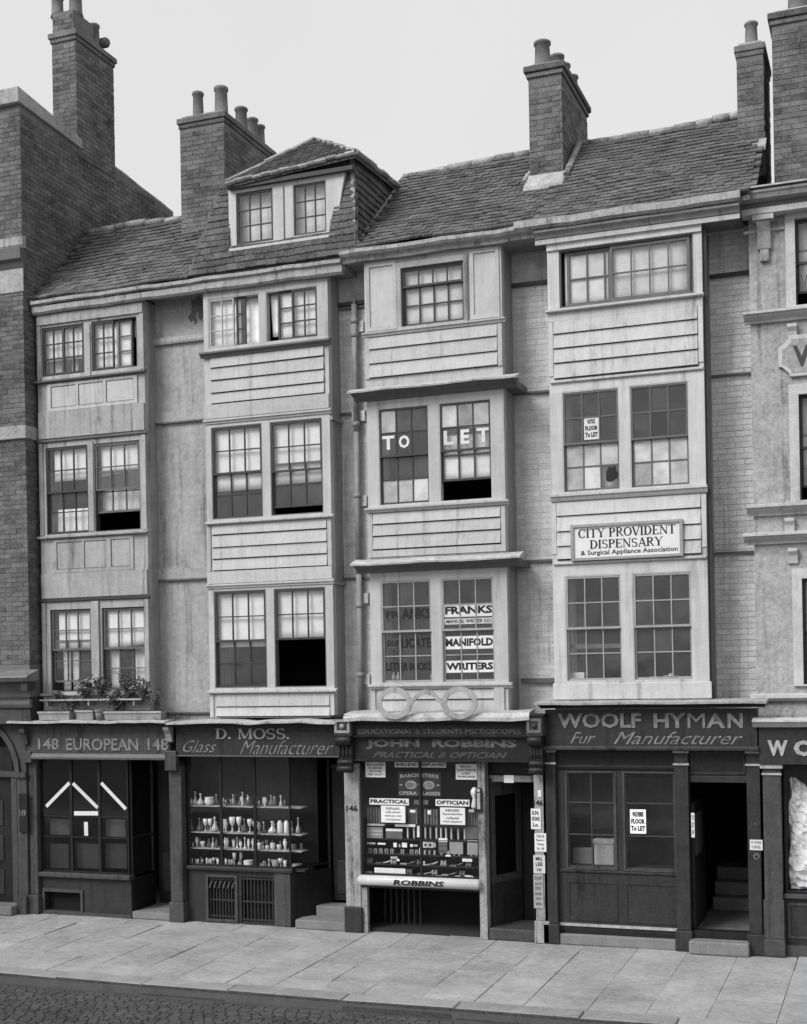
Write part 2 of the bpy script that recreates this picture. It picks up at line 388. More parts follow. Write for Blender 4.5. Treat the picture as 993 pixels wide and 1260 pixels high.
def frame(parent, x0, x1, z0, z1, Y, m, t=.03, d=.11, label=None):
    mb = MB().box(x0, x0 + t, Y, Y + d, z0, z1).box(x1 - t, x1, Y, Y + d, z0, z1).box(x0 + t, x1 - t, Y, Y + d, z1 - t, z1).box(x0 + t, x1 - t, Y, Y + d, z0, z0 + t)
    w_ = mb.build('window', m, parent)
    if label: w_['label'] = label
    return w_
def sash_window(parent, x0, x1, z0, z1, Y, meet, m_f, m_b, glass, cols=3, ru=2, rl=2, raise_=0, drop=0, gu=None, gl=None, label=None, zu=None, zl=None, lower=True):
    t = .014; w_ = frame(parent, x0, x1, z0, z1, Y + .004, m_f, t, label=label); a, b = x0 + t, x1 - t
    sash(w_, a, b, meet - .015 - drop, z1 - t - drop, Y + .01, cols, ru, m_b, glass, 'upper_sash', rail=.026, gl=gu, zs=zu)
    if lower: sash(w_, a, b, z0 + t + raise_, meet + .018 + raise_, Y + .046, cols, rl, m_b, glass, 'lower_sash', rail=.026, gl=gl, zs=zl)
    return w_
def fabric(name, x0, x1, z0, z1, Y, m, label, cat, folds=6, amp=.012, x0b=None, x1b=None, zb2=None, group=None):
    """hanging cloth with folds; x0b,x1b: limits at the bottom (gathered curtains)"""
    nx, nz = folds * 4, 6; mb = MB(); x0b = x0 if x0b is None else x0b; x1b = x1 if x1b is None else x1b; zb2 = z0 if zb2 is None else zb2
    ph = random.random() * 6
    for s_ in (0, .004):
        for j in range(nz + 1):
            v = j / nz
            for i in range(nx + 1):
                u = i / nx; xl, xr = x0 + (x0b - x0) * v, x1 + (x1b - x1) * v; zb = z0 + (zb2 - z0) * u
                mb.v.append((xl + (xr - xl) * u, Y + s_ + amp * math.sin(u * folds * 6.283 + ph) * (.5 + .5 * v), z1 + (zb - z1) * v))
    k = (nx + 1); half = k * (nz + 1)
    for j in range(nz):
        for i in range(nx):
            a = j * k + i; mb.f.append([a, a + 1, a + k + 1, a + k]); mb.f.append([half + a + k, half + a + k + 1, half + a + 1, half + a])
    for i in range(nx):
        mb.f.append([i + 1, i, half + i, half + i + 1]); a = nz * k + i; mb.f.append([a, a + 1, half + a + 1, half + a])
    for j in range(nz):
        a = j * k; mb.f.append([a, a + k, half + a + k, half + a]); a += nx; mb.f.append([a + k, a, half + a, half + a + k])
    o = mb.build(name, m, None, smooth=True)
    return tag(o, label, cat, group)
def blind(x0, x1, z0, z1, Y, label, slant=0, m=None):
    o = fabric('roller_blind', x0, x1, z0, z1, Y, m or m_cloth, label, 'blind', folds=2, amp=.003, zb2=z0 + slant)
    return o
def boards(parent, x0, x1, zlist, Y, m, seed=1, name='board', back=None):
    """lapped weatherboards between the z values (top first), on a backing panel"""
    rr = random.Random(seed)
    bk = bx('weatherboarding_shadow_backing', x0, x1, Y - .004, Y + .02, zlist[-1], zlist[0], back or m_frame_d, parent)  # dark backing left showing under each board as its shadow line
    for a, b in zip(zlist[:-1], zlist[1:]):
        t, u, v = a + .004, b + .016 + rr.uniform(-.003, .005), b + .016 + rr.uniform(-.003, .005)
        MB().hexa([(x0 + .003, Y - .036, u), (x1 - .003, Y - .036, v), (x1 - .003, Y - .005, v), (x0 + .003, Y - .005, u),
                   (x0 + .003, Y - .010, t), (x1 - .003, Y - .010, t), (x1 - .003, Y - .005, t), (x0 + .003, Y - .005, t)]).build(name, m, bk)
    return bk

# ================================================================== SETTING
def slab(name, x0, x1, y0, y1, z0, z1, m):
    o = bx(name, x0, x1, y0, y1, z0, z1, m, None); return tag(o, kind='structure')
slab('ground', -400, 400, -400, 400, -.5, -.22, m_ground)
slab('road', -60, 70, -14.2, -3.80, -.3, -.185, m_road)
pv = slab('pavement', -8, 18, -3.52, .6, -.2, -.105, m_pavej)
YP0, YP1 = -3.47, -.28
def pz(y): return -.045 + .045 * (y - YP1) / (YP1 - YP0) * 1.2 + .045      # slight fall to the kerb
rr = random.Random(11); x = -5.2
edge = -.30
while x < 15.5:
    cw = rr.choice((.5, .58, .64, .72)); y = YP0 + (rr.random() * -.0)
    off = rr.uniform(.35, 1.0); first = True; sk = .0
    while y < YP1 - .01:
        l = off if first else rr.uniform(.6, 1.15); first = False
        y2 = min(y + l, YP1 + .25)
        if YP1 + .25 - y2 < .3: y2 = YP1 + .25
        g_ = rr.choice((.002, .003, .005, .009)); dz = rr.uniform(-.004, .004); tx, ty = rr.uniform(-.004, .004), rr.uniform(-.004, .004)
        za, zb = pz(y) + dz, pz(y2) + dz; k = .0
        MB().hexa([(x + g_, y + g_, -.11), (x + cw - g_, y + g_, -.11), (x + cw - g_, y2 - g_, -.11), (x + g_, y2 - g_, -.11),
                   (x + g_, y + g_, za - tx), (x + cw - g_, y + g_, za + tx), (x + cw - g_, y2 - g_, zb + tx + ty), (x + g_, y2 - g_, zb - tx + ty)]).build('paving_stone', m_pave, pv)
        y = y2
    x += cw
kb = slab('kerb', -8, 18, -3.79, -3.50, -.3, -.10, m_pavej); x = -6.0
while x < 16:
    l = rr.uniform(.9, 1.5); dz = rr.uniform(-.008, .008)
    kst = MB().hexa([(x + .006, -3.80 + dz, -.26), (x + l - .006, -3.80 + dz, -.26), (x + l - .006, -3.485, -.26), (x + .006, -3.485, -.26),
               (x + .006, -3.775 + dz, -.058 + dz), (x + l - .006, -3.775 + dz, -.06 - dz), (x + l - .006, -3.485, -.05 - dz), (x + .006, -3.485, -.048 + dz)]).build('kerb_stone', m_kerb, kb, bevel=.02); kst.data.materials.append(m_kerb_shade); kst.data.polygons[2].material_index = 1
    x += l
st = MB(); y = -3.9
rd = bpy.data.objects['road']
while y > -7.5:
    x = -6 + rr.random() * .2
    while x < 16:
        l = rr.uniform(.12, .17); h = -.176 + rr.uniform(-.003, .003) + .03 * min(1, (-3.9 - y) / 3)
        s_ = .007; st.hexa([(x + .004, y - .074, -.19), (x + l - .004, y - .074, -.19), (x + l - .005, y - .005, -.19), (x + .005, y - .005, -.19),
                 (x + .005 + s_, y - .072 + s_, h), (x + l - .005 - s_, y - .072 + s_, h), (x + l - .005 - s_, y - .005 - s_, h), (x + .005 + s_, y - .005 - s_, h)]); x += l
    y -= .082
tag(st.build('setts', m_sett, rd), kind='stuff')
# dark stains of damp dirt and litter on the paving
fp = slab('far_pavement', -60, 70, -17.2, -14.2, -.3, -.1, m_pave)

# ================================================================== HOUSES
YB = -.40            # bay fronts
ZG = 3.10            # top of the shop storey
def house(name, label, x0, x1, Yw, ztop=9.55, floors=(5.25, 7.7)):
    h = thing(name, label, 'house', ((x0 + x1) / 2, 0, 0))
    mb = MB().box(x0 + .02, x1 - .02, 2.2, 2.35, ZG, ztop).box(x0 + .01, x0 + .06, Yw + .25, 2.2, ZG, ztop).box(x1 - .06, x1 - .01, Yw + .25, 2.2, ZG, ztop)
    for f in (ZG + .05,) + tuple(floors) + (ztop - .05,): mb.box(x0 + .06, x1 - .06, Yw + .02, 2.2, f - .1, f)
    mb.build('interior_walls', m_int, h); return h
def bay(h, x0, x1, Yw, m, mside, zones, posts=True):
    """bay front in storeys. zones: (z0, z1, openings)"""
    for z0, z1, ops in zones: wall_open('bay_front', x0, x1, z0, z1, YB, YB + .11, ops, m, h)
    zb, zt = min(z[0] for z in zones), max(z[1] for z in zones)
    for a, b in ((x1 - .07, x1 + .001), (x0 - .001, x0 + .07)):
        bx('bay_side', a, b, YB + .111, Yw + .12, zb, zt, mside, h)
    fl = MB()
    for z0, z1, ops in zones: fl.box(x0 + .08, x1 - .08, YB + .12, Yw + .02, z0 + .02, z0 + .08)
    fl.box(x0 + .08, x1 - .08, YB + .12, Yw + .02, zt - .06, zt); fl.build('bay_floors', m_int, h)
def side_trim(h, x1, Yw, zs, m):
    for z in zs: mould('string_moulding', x1 + .002, x1 + .04, YB, z, [(-.0, 0), (-.0, .05), (Yw * -1 - .4 + .0, .05), (Yw * -1 - .4, 0)], m, h)

# ---------------------------------------------------------------- house over the European shop
A = house('timber_house', 'narrow grey timber-fronted house with panelled bay above the shop lettered EUROPEAN', .25, 3.0, -.08)
q5 = zoom(0, 350, 3.6); q21 = zoom(0, 640, 4.1375)
X0, X1 = .28, 2.2
def rz(p, q, a, b, c, d, Y=YB): u = q(a, b); v = q(c, d); r_ = WR(u[0], u[1], v[0], v[1], Y); return r_[0] - .035, r_[1] + .016, r_[2], r_[3]
wl3 = rz(0, q5, 192, 182, 370, 402); wr3 = rz(0, q5, 412, 160, 605, 382)
wl2 = rz(0, q5, 210, 708, 390, 1098); wr2 = rz(0, q5, 425, 698, 620, 1092)
wl1 = rz(0, q21, 264, 452, 464, 875); wr1 = rz(0, q21, 527, 442, 740, 870)
wl3 = (wl3[0], wl3[1], 8.37, 9.13); wr3 = (wr3[0], wr3[1], 8.37, 9.13)
wl2 = (wl2[0], wl2[1], 5.91, 7.26); wr2 = (wr2[0], wr2[1], 5.91, 7.26)
wl1 = (wl1[0], wl1[1], 3.47, 4.74); wr1 = (wr1[0], wr1[1], 3.47, 4.74)
bay(A, X0, X1, -.08, m_grey, m_side, [(3.02, 4.84, [wl1, wr1]), (4.84, 7.36, [wl2, wr2]), (7.36, 9.36, [wl3, wr3])])
bx('head_board', X0 + .01, X1 - .01, YB - .03, YB - .002, 9.17, 9.32, m_grey, A)
for wz in (wl3, wr3): pass
# top storey casements, the right one slid open
f = frame(A, *wl3, YB + .004, m_frame_d, .014); a, b = wl3[0] + .02, wl3[1] - .02; mxx = (a + b) / 2
sash(f, a, mxx, wl3[2] + .02, wl3[3] - .02, YB + .01, 2, 3, m_frame_d, g_win, 'casement', rail=.02); sash(f, mxx, b, wl3[2] + .02, wl3[3] - .02, YB + .01, 2, 3, m_frame_d, g_win, 'casement', rail=.02)
f = frame(A, *wr3, YB + .004, m_frame_d, .014); a, b = wr3[0] + .02, wr3[1] - .02; t3 = a + (b - a) * .48
sash(f, a, t3, wr3[2] + .02, wr3[3] - .02, YB + .01, 2, 3, m_frame_d, g_win, 'casement', rail=.02); sash(f, t3 + .06, t3 + .06 + (b - a) * .32, wr3[2] + .02, wr3[3] - .02, YB + .04, 1, 3, m_frame_m, g_win, 'casement', rail=.02)
blind(wl3[0], wl3[1], wl3[2] + .24, wl3[3], YB + .089, 'pale blind in the top left window above the EUROPEAN shop')
fabric('curtain', wl3[0] + .02, wl3[0] + .26, wl3[2], wl3[2] + .3, YB + .17, m_lace, 'short lace curtain at the bottom left of the top left window above the EUROPEAN shop', 'curtain', 4)
fabric('curtain', wl3[0] + .42, wl3[1] - .22, wl3[2], wl3[2] + .32, YB + .17, m_lace, 'short lace curtain at the bottom middle of the top left window above the EUROPEAN shop', 'curtain', 3)
blind(wr3[0], t3 + .3, wr3[2], wr3[3], YB + .089, 'pale blind in the top right casement above the EUROPEAN shop')
fabric('curtain', wr3[1] - .13, wr3[1] - .02, wr3[3] - .28, wr3[3], YB + .15, m_cloth, 'scrap of white curtain at the open edge of the top right window above EUROPEAN', 'curtain', 2)
# second storey
sash_window(A, *wl2, YB, wl2[2] + .65, m_frame_d, m_frame_d, g_win)
sash_window(A, *wr2, YB, wr2[2] + .64, m_frame_d, m_frame_m, g_win, raise_=.27)
blind(wl2[0] + .1, wl2[1], wl2[3] - .52, wl2[3], YB + .089, 'white roller blind drawn partly down in the middle-floor left window above the EUROPEAN shop')
blind(wr2[0] + .06, wr2[1], wr2[3] - .5, wr2[3], YB + .089, 'white roller blind hanging askew in the middle-floor right window above the EUROPEAN shop', slant=.07)
fabric('curtain', wl2[0] + .1, wl2[1], wl2[2], wl2[2] + .4, YB + .16, m_cloth, 'half curtain below in the middle-floor left window above the EUROPEAN shop', 'curtain', 6)
fabric('curtain', wr2[0] + .04, wr2[1], wr2[2] + .3, wr2[2] + .68, YB + .16, m_lace, 'net half curtain above the open sash in the middle-floor right window above the EUROPEAN shop', 'curtain', 5)
# first storey
for wz, rs in ((wl1, .13), (wr1, 0)):
    sash_window(A, *wz, YB + .02, wz[2] + .65, m_frame_d, m_frame_m, g_win, raise_=rs, drop=0)
blind(wl1[0] + .1, wl1[1], wl1[2] + .66, wl1[3], YB + .089, 'white blind in the lower left window behind the window boxes')
blind(wr1[0] + .04, wr1[1], wr1[2] + .64, wr1[3], YB + .089, 'white blind cut slantwise in the lower right window behind the window boxes', slant=.07)
for (x_, y_, wd, nm) in ((wl1[0] + .13, 0, .13, 'left edge of the lower left window above the window boxes'), (wl1[0] + .31, 0, .1, 'middle of the lower left window above the window boxes'),
                         (wr1[0] + .04, 0, .17, 'left edge of the lower right window above the window boxes'), (wr1[1] - .27, 0, .25, 'right edge of the lower right window above the window boxes')):
    fabric('curtain', x_, x_ + wd, wl1[2], wl1[2] + .64, YB + .15, m_lace, 'patterned lace curtain at the ' + nm, 'curtain', 3)
# sills, panels, plain boards
for z in (8.26, 5.84): mould('window_sill', X0 - .03, X1 + .04, YB, z, SILL, m_frame_m if z > 8 else m_grey, A)
mould('window_sill', X0 - .02, X1 + .03, YB, 3.40, SILL, m_grey, A)
bx('plain_board', X0 + .01, X1 - .01, YB - .028, YB - .001, 7.40, 7.81, m_grey, A); mould('jetty_moulding', X0 - .02, X1 + .04, YB, 7.34, BEAD, m_frame_m, A)
bx('plain_board', X0 + .01, X1 - .01, YB - .028, YB - .001, 4.92, 5.30, m_grey, A); mould('jetty_moulding', X0 - .03, X1 + .04, YB, 4.86, BEAD, m_frame_d, A)
def panel_row(h, xs, z0, z1, Y, m, pm):
    x0, x1 = xs[0][0] - .06, xs[-1][1] + .06
    wall_open('panel_framing', x0, x1, z0, z1, Y - .022, Y - .001, [(a, b, z0 + .05, z1 - .04) for a, b in xs], m, h)
    for a, b in xs:
        bx('panel', a + .012, b - .012, Y - .009, Y - .0015, z0 + .062, z1 - .052, pm, h, bevel=.004)
xa = [X(*q5(v, 490)) for v in (228, 338, 347, 460, 470, 608)]
panel_row(A, [(xa[0], xa[1]), (xa[2] + .01, xa[3]), (xa[4] + .01, xa[5] - .05)], 7.815, 8.24, YB, m_mid, m_mid)
xa = [X(*q21(v, 180)) for v in (292, 422, 432, 545, 568, 665)]
panel_row(A, [(xa[0], xa[1]), (xa[2], xa[3]), (xa[4], xa[5])], 5.305, 5.82, YB, m_grey, m_grey)
bx('mullion_post', wl1[1] + .04, wr1[0] - .04, YB - .035, YB - .001, 3.46, 4.85, m_grey, A)
bx('mullion_post', wl2[1] + .015, wr2[0] - .015, YB - .02, YB - .001, 5.93, 7.3, m_grey, A)
bx('mullion_post', wl3[1] + .02, wr3[0] - .02, YB - .02, YB - .001, 8.3, 9.1, m_grey, A)
for xx in (X0, X1 - .075):
    for a, b in ((3.46, 4.85), (5.9, 7.33), (8.32, 9.16)): bx('corner_post', xx + .003, xx + .072, YB - .018, YB - .001, a, b, m_grey, A)
# plastered wall between the bays with beams
PW0, PW1 = 2.2, 3.22
bx('plaster_wall', PW0, PW1 - .0, -.08, .12, 3.0, 9.5, m_plaster, A)
for a, b in ((418, 410), (None, None)):
    pass
zb1 = Z(190, 424, -.08); mould('wall_beam', PW0 + .001, PW1 - .001, -.08, zb1 - .03, [(0, 0), (.05, .0), (.06, .03), (.05, .1), (0, .1)], m_grey, A)
for zc in (Z(205, 512, -.08), Z(205, 705, -.08), Z(205, 868, -.08)):
    bx('wall_beam', PW0 + .001, PW1 - .001, -.115, -.079, zc - .1, zc + .06, m_plaster, A); bx('beam_drip', PW0 + .001, PW1 - .001, -.13, -.079, zc - .125, zc - .101, m_frame_m, A)
# flaked plaster patches under the eave
rp = random.Random(5)
for k in range(9):
    cx_, cz = 2.95 + rp.uniform(-.12, .1), 9.2 + rp.uniform(-.22, .2); r_ = rp.uniform(.03, .08); pts = [(cx_ + r_ * rp.uniform(.5, 1.3) * math.cos(t), cz + 1.6 * r_ * rp.uniform(.5, 1.2) * math.sin(t)) for t in [i * .7 for i in range(9)]]
    MB().prism(pts, -.0835 - k * .0006, -.0795, 'y').build('bare_patch', m_mortar, A)

# ---------------------------------------------------------------- D. Moss house
Bh = house('timber_house', 'timber-fronted house with weatherboarded bay and tiled dormer above the glass shop', 3.05, 5.5, 0)
q6 = zoom(200, 340, 3.708); q22 = zoom(190, 660, 3.82)
X0, X1 = 3.22, 5.23
wl3 = rz(0, q6, 215, 95, 440, 330); wr3 = rz(0, q6, 478, 62, 706, 290); wl3 = (wl3[0], wl3[1], 8.50, 9.24); wr3 = (wr3[0], wr3[1], 8.50, 9.24)
wl2 = rz(0, q6, 230, 690, 455, 1110); wr2 = rz(0, q6, 498, 652, 730, 1090); wl2 = (wl2[0], wl2[1], 5.98, 7.34); wr2 = (wr2[0], wr2[1], 5.98, 7.34)
wl1 = rz(0, q22, 288, 260, 527, 720); wr1 = rz(0, q22, 570, 235, 806, 706); wl1 = (wl1[0], wl1[1], 3.49, 4.92); wr1 = (wr1[0], wr1[1], 3.49, 4.92)
print('moss', wl3, wr3, wl2, wr2, wl1, wr1)
bay(Bh, X0, X1, 0, m_mid, m_side, [(3.05, 5.0, [wl1, wr1]), (5.0, 7.6, [wl2, wr2]), (7.6, 9.46, [wl3, wr3])])
f = frame(Bh, *wl3, YB + .004, m_mid, .014); a, b = wl3[0] + .02, wl3[1] - .02; L_ = b - a
sash(f, a, a + L_ * .5, wl3[2] + .02, wl3[3] - .02, YB + .01, 2, 3, m_mid, g_win, 'casement', rail=.018, bar=.013)
sash(f, a + L_ * .53, a + L_ * .72, wl3[2] + .02, wl3[3] - .02, YB + .04, 1, 3, m_frame_d, g_win, 'casement', rail=.02)
f = frame(Bh, *wr3, YB + .004, m_mid, .014); a, b = wr3[0] + .02, wr3[1] - .02; L_ = b - a
sash(f, a + L_ * .21, a + L_ * .52, wr3[2] + .02, wr3[3] - .02, YB + .04, 1, 3, m_frame_d, g_win, 'casement', rail=.022)
sash(f, a + L_ * .5, b, wr3[2] + .02, wr3[3] - .02, YB + .01, 2, 3, m_frame_d, g_win, 'casement', rail=.022)
blind(wl3[0], wl3[0] + .5, wl3[2], wl3[3], YB + .089, 'white blind behind the left panes of the top left window above the glass shop')
fabric('curtain', wl3[1] - .3, wl3[1], wl3[2], wl3[3], YB + .14, m_cloth, 'white curtain showing in the open gap of the top left window above the glass shop', 'curtain', 2)
blind(wr3[0] + .2, wr3[1], wr3[2] + .02, wr3[3], YB + .089, 'white blind behind the right panes of the top right window above the glass shop')
fabric('curtain', wr3[0] + .02, wr3[0] + .15, wr3[2] + .1, wr3[3] - .02, YB + .12, m_cloth, 'narrow white curtain in the open gap of the top right window above the glass shop', 'curtain', 2, x0b=wr3[0] + .05)
sash_window(Bh, *wl2, YB, wl2[2] + .67, m_frame_m, m_frame_d, g_win, gl=None)
sash_window(Bh, *wr2, YB, wr2[2] + .64, m_frame_m, m_frame_d, g_win, raise_=.1)
blind(wl2[0] + .01, wl2[1], wl2[2] + .42, wl2[3], YB + .089, 'white roller blind two-thirds down in the middle-floor left window above the glass shop')
blind(wr2[0] + .01, wr2[1], wr2[2] + .46, wr2[3], YB + .089, 'white roller blind two-thirds down in the middle-floor right window above the glass shop')
sash_window(Bh, *wl1, YB, wl1[2] + .69, m_frame_m, m_frame_d, g_win, gl=None)
sash_window(Bh, *wr1, YB, wr1[2] + .70, m_frame_m, m_frame_d, g_win, drop=.0, lower=False)
blind(wl1[0] + .01, wl1[1], wl1[2] + .6, wl1[3], YB + .089, 'white roller blind half down in the lower left window above the D. MOSS sign')
blind(wr1[0] + .01, wr1[1], wr1[2] + .70, wr1[3], YB + .089, 'white roller blind half down in the lower right window above the D. MOSS sign')
mould('window_sill', X0 - .04, X1 + .05, YB, 8.365, [(0, 0), (.04, 0), (.05, .03), (.09, .05), (.09, .075), (0, .09)], m_frame_m, Bh)
mould('window_sill', X0 - .0, X1 + .05, YB, 5.90, SILL, m_mid, Bh); mould('window_sill', X0 - .01, X1 + .05, YB, 3.41, SILL, m_mid, Bh)
def zlist(q, pts, Y=YB): return [Z(*q(*p), Y) for p in pts]
zl = zlist(q6, [(205, 372), (205, 426), (205, 484), (205, 541), (205, 590)]); boards(Bh, X0 + .11, X1 - .07, zl, YB - .002, m_mid, 1)
zc = zl[-1]; zd = Z(*q6(190, 655)); bx('plain_board', X0 - .0, X1 + .0, YB - .03, YB - .001, zd, zc, m_mid, Bh)
mould('jetty_moulding', X0 - .02, X1 + .03, YB - .0, zd - .075, [(0, 0), (.02, 0), (.02, .02), (.045, .035), (.045, .05), (.02, .06), (.02, .075), (0, .074)], m_mid, Bh)
zl = [5.94] + zlist(q22, [(272, -27 + 0), (272, 57), (272, 113), (272, 165)])
zl = [5.89, 5.735] + zlist(q22, [(272, 57), (272, 113), (272, 167)]); print('zl', zl)
boards(Bh, X0 + .09, X1 - .07, zl, YB - .002, m_mid, 2)
zc = zl[-1]; zd = Z(*q22(250, 225)); bx('plain_board', X0 - .0, X1 + .0, YB - .03, YB - .001, zd, zc, m_mid, Bh)
mould('jetty_moulding', X0 - .02, X1 + .03, YB, zd - .07, [(0, 0), (.02, 0), (.02, .02), (.045, .035), (.045, .05), (.02, .06), (.02, .07), (0, .069)], m_mid, Bh)
boards(Bh, X0 + .1, X1 - .07, [3.40, 3.205, 3.06], YB - .002, m_mid, 3)
for xx in (X0, X1 - .065):
    for a, b in ((3.06, 3.40), (5.22, 5.89)): bx('corner_post', xx + .001, xx + .063, YB - .016, YB - .001, a, b, m_mid, Bh)
side_trim(Bh, X1, 0, (7.3, 4.95), m_side)
# strip of painted brick with the rainwater pipe between the bays
bx('brick_wall', 5.1, 5.9, .012, .2, 3.0, 9.5, m_pmortar, Bh)
bw_ = bpy.data.objects['brick_wall']
brick_face(bw_, 5.23, 5.9, 3.1, 9.35, .012, m_pbrick, n_indiv=150, seed=21, prd=.004)
for zz_ in (8.95, 7.42, 5.0 + .03): bx('wall_beam', 5.231, 5.8, -.03, .011, zz_, zz_ + .035, m_frame_m, Bh)
bx('wall_beam', 5.231, 5.8, -.05, .011, 9.0, 9.05, m_frame_d, Bh)

# ---------------------------------------------------------------- Robbins house
Ch = house('timber_house', 'timber-fronted house with lead-hooded bay windows above the optician', 5.55, 8.2, .1)
q7 = zoom(400, 290, 3.15); q23 = zoom(400, 670, 3.546)
X0, X1 = 5.8, 7.81
w3 = rz(0, q7, 303, 118, 537, 342); w3 = (w3[0], w3[1], 8.49, 9.31)
wl2 = rz(0, q7, 212, 660, 403, 1040); wr2 = rz(0, q7, 448, 636, 645, 1028); wl2 = (wl2[0], wl2[1], 6.02, 7.39); wr2 = (wr2[0], wr2[1], 6.02, 7.39)
wl1 = rz(0, q23, 248, 155, 468, 607); wr1 = rz(0, q23, 513, 142, 740, 606); wl1 = (wl1[0], wl1[1], 3.52, 4.97); wr1 = (wr1[0], wr1[1], 3.52, 4.97)
print('rob', w3, wl2, wr2, wl1, wr1)
bay(Ch, X0, X1, .1, m_mid, m_side, [(3.05, 5.25, [wl1, wr1]), (5.25, 7.66, [wl2, wr2]), (7.66, 9.5, [w3])])
sash_window(Ch, *w3, YB, w3[3] - .26, m_frame_m, m_frame_d, g_dirty, cols=4, ru=1, rl=2)
blind(w3[0] + .01, w3[1], w3[2], w3[3], YB + .089, 'pale blind filling the single top window under the eave above the optician', m=m_lace)
GW = g_white
sash_window(Ch, *wl2, YB, wl2[2] + .69, m_mid, m_frame_d, g_win, gu={(0, 0): g_white, (0, 1): g_dirty, (1, 0): g_dirty}, gl={(0, 0): g_dirty, (0, 1): g_white, (1, 1): g_white, (2, 1): g_white})
sash_window(Ch, *wr2, YB, wr2[2] + .70, m_mid, m_frame_d, g_dirty, raise_=.27, gu={(c, 0): g_white for c in range(3)})
blind(wl2[0] + .01, wl2[1], wl2[2], wl2[2] + .34, YB + .15, 'white half blind across the lower panes of the TO window')
blind(wr2[0] + .01, wr2[1], wr2[2] + .3, wr2[2] + .92, YB + .089, 'white half blind behind the lower sash of the LET window')
blind(wr2[0] + .01, wr2[1], wr2[2] + .98, wr2[3] - .0, YB + .2, 'pale blind behind the top panes of the LET window', m=m_lace)
def pxtext(body, q, x0, y1, x1, y0, Y, m, parent, name='lettering', **k):
    a = W(*q(x0, y1), Y); b = W(*q(x1, (y1)), Y); t = W(*q(x0, y0), Y); return text(body, a[0], b[0], a[1], t[1], Y, m, parent, name=name, **k)
for b_, x0_, x1_, y0_, y1_ in (('T', 222, 270, 778, 832), ('O', 286, 328, 775, 825), ('L', 460, 500, 757, 812), ('E', 526, 560, 752, 808), ('T', 588, 640, 746, 802)):
    o = pxtext(b_, q7, x0_, y1_, x1_, y0_, YB + .0245, m_white, None, 'window_letter', bold=.035)
    nm = {'T': 'big white letter T pasted in the upstairs window, ', 'O': 'big white letter O, ', 'L': 'big white letter L, ', 'E': 'big white letter E, '}[b_]
    tag(o, nm + {222: 'first letter of TO', 286: 'last letter of TO', 460: 'first letter of LET', 526: 'middle letter of LET', 588: 'last letter of LET'}[x0_], 'letter', 'letters reading TO LET')
for i, wz in enumerate((wl1, wr1)):
    sash_window(Ch, *wz, YB, wz[2] + .73, m_mid, m_bar_l, g_win)
# advertising strips in the lower right window
def strip(q, x0, y0, x1, y1, Y, m, label, txt=None, tm=None, name='paper_sign', cat='paper sign', d=.004, tb=.02, shear=0, pad=.12, group=None, rot=0):
    a, b, c, d_ = WR(*q(x0, y0), *q(x1, y1), Y); tz = Z(*q(x0, y0), Y); c = Z(*q(x0, y1), Y)
    o = thing(name, label, cat, ((a + b) / 2, Y, c), group)
    bx('sheet', a, b, Y, Y + d, c, tz, m, o)
    if txt:
        n = len(txt); H = tz - c
        for i, (s_, wf) in enumerate(txt):
            hz = H * (1 - pad) / n; zt = tz - H * pad / 2 - hz * i; ww = (b - a) * wf / 2; mm = (a + b) / 2
            text(s_, mm - ww, mm + ww, zt - hz * .82, zt - hz * .12, Y - .0005, tm or m_ink, o, bold=tb, shear=shear, depth=.0015)
    if rot: o.rotation_euler.y = rot
    return o
Yg = YB + .0225; Yl = YB + .0585
strip(q23, 519, 262, 735, 318, Yg, m_white, 'white strip lettered FRANKS in the right window above the optician', [('FRANKS', .96)], tb=.045)
strip(q23, 519, 325, 735, 350, Yg, m_offw, 'narrow strip of small lettering just below FRANKS in the right window', [('MANUAL WRITER CO.', .92)], shear=.2)
strip(q23, 522, 402, 738, 458, Yl, m_white, 'white strip lettered MANIFOLD in the right window above the optician', [('MANIFOLD', .96)], tb=.045)
strip(q23, 524, 508, 739, 560, Yl, m_white, 'white strip lettered WRITERS in the right window above the optician', [('WRITERS', .96)], tb=.045)
strip(q23, 262, 282, 330, 335, Yg, m_faint, 'faded end of a FRANKS strip in the left window above the optician', [('FR', .9)], tb=.045)
strip(q23, 268, 412, 330, 455, Yl, m_faint, 'faded end of a DUPLICATE strip in the left window above the optician', [('DUP', .9)], tb=.045)
for (b_, x0_, y0_, x1_, y1_) in (('ANKS', 334, 280, 460, 326), ('LICATE', 334, 408, 462, 452), ('LETTER BOOKS', 268, 515, 462, 552)):
    o = pxtext(b_, q23, x0_, y1_, x1_, y0_, Yg if b_ == 'ANKS' else Yl, m_ink, None, 'window_lettering', bold=.03); tag(o, 'black letters %s on the dark panes of the left window above the optician' % b_, 'lettering')
for i in range(3):
    x_ = (290, 310, 458)[i]; a, b, c, d_ = WR(*q23(x_, 555 if i < 2 else 515), *q23(x_ + 9, 590 if i < 2 else 570), YB + .14)
    MB().lathe([(.028, 0), (.03, .07), (.012, .1), (.012, .13)], ((a + b) / 2, YB + .18, wl1[2] + .03), 10).build('bottle', m_gware, None, smooth=True)
for i, o in enumerate([o for o in bpy.data.objects if o.name.startswith('bottle')]): tag(o, ('leftmost', 'middle', 'rightmost')[i] + ' of three pale bottles on the sill of the left window above the optician', 'bottle', 'bottles on the upstairs sill')
LH = [(0, 0), (.02, 0), (.06, .04), (.16, .06), (.21, .085), (.215, .1), (0, .15)]
mould('window_sill', X0 - .03, X1 + .05, YB, 8.40, [(0, 0), (.03, 0), (.04, .03), (.06, .04), (.06, .06), (0, .075)], m_mid, Ch)
mould('window_sill', X0 - .03, X1 + .06, YB, 5.925, [(0, 0), (.04, 0), (.06, .03), (.08, .04), (.08, .065), (0, .075)], m_mid, Ch)
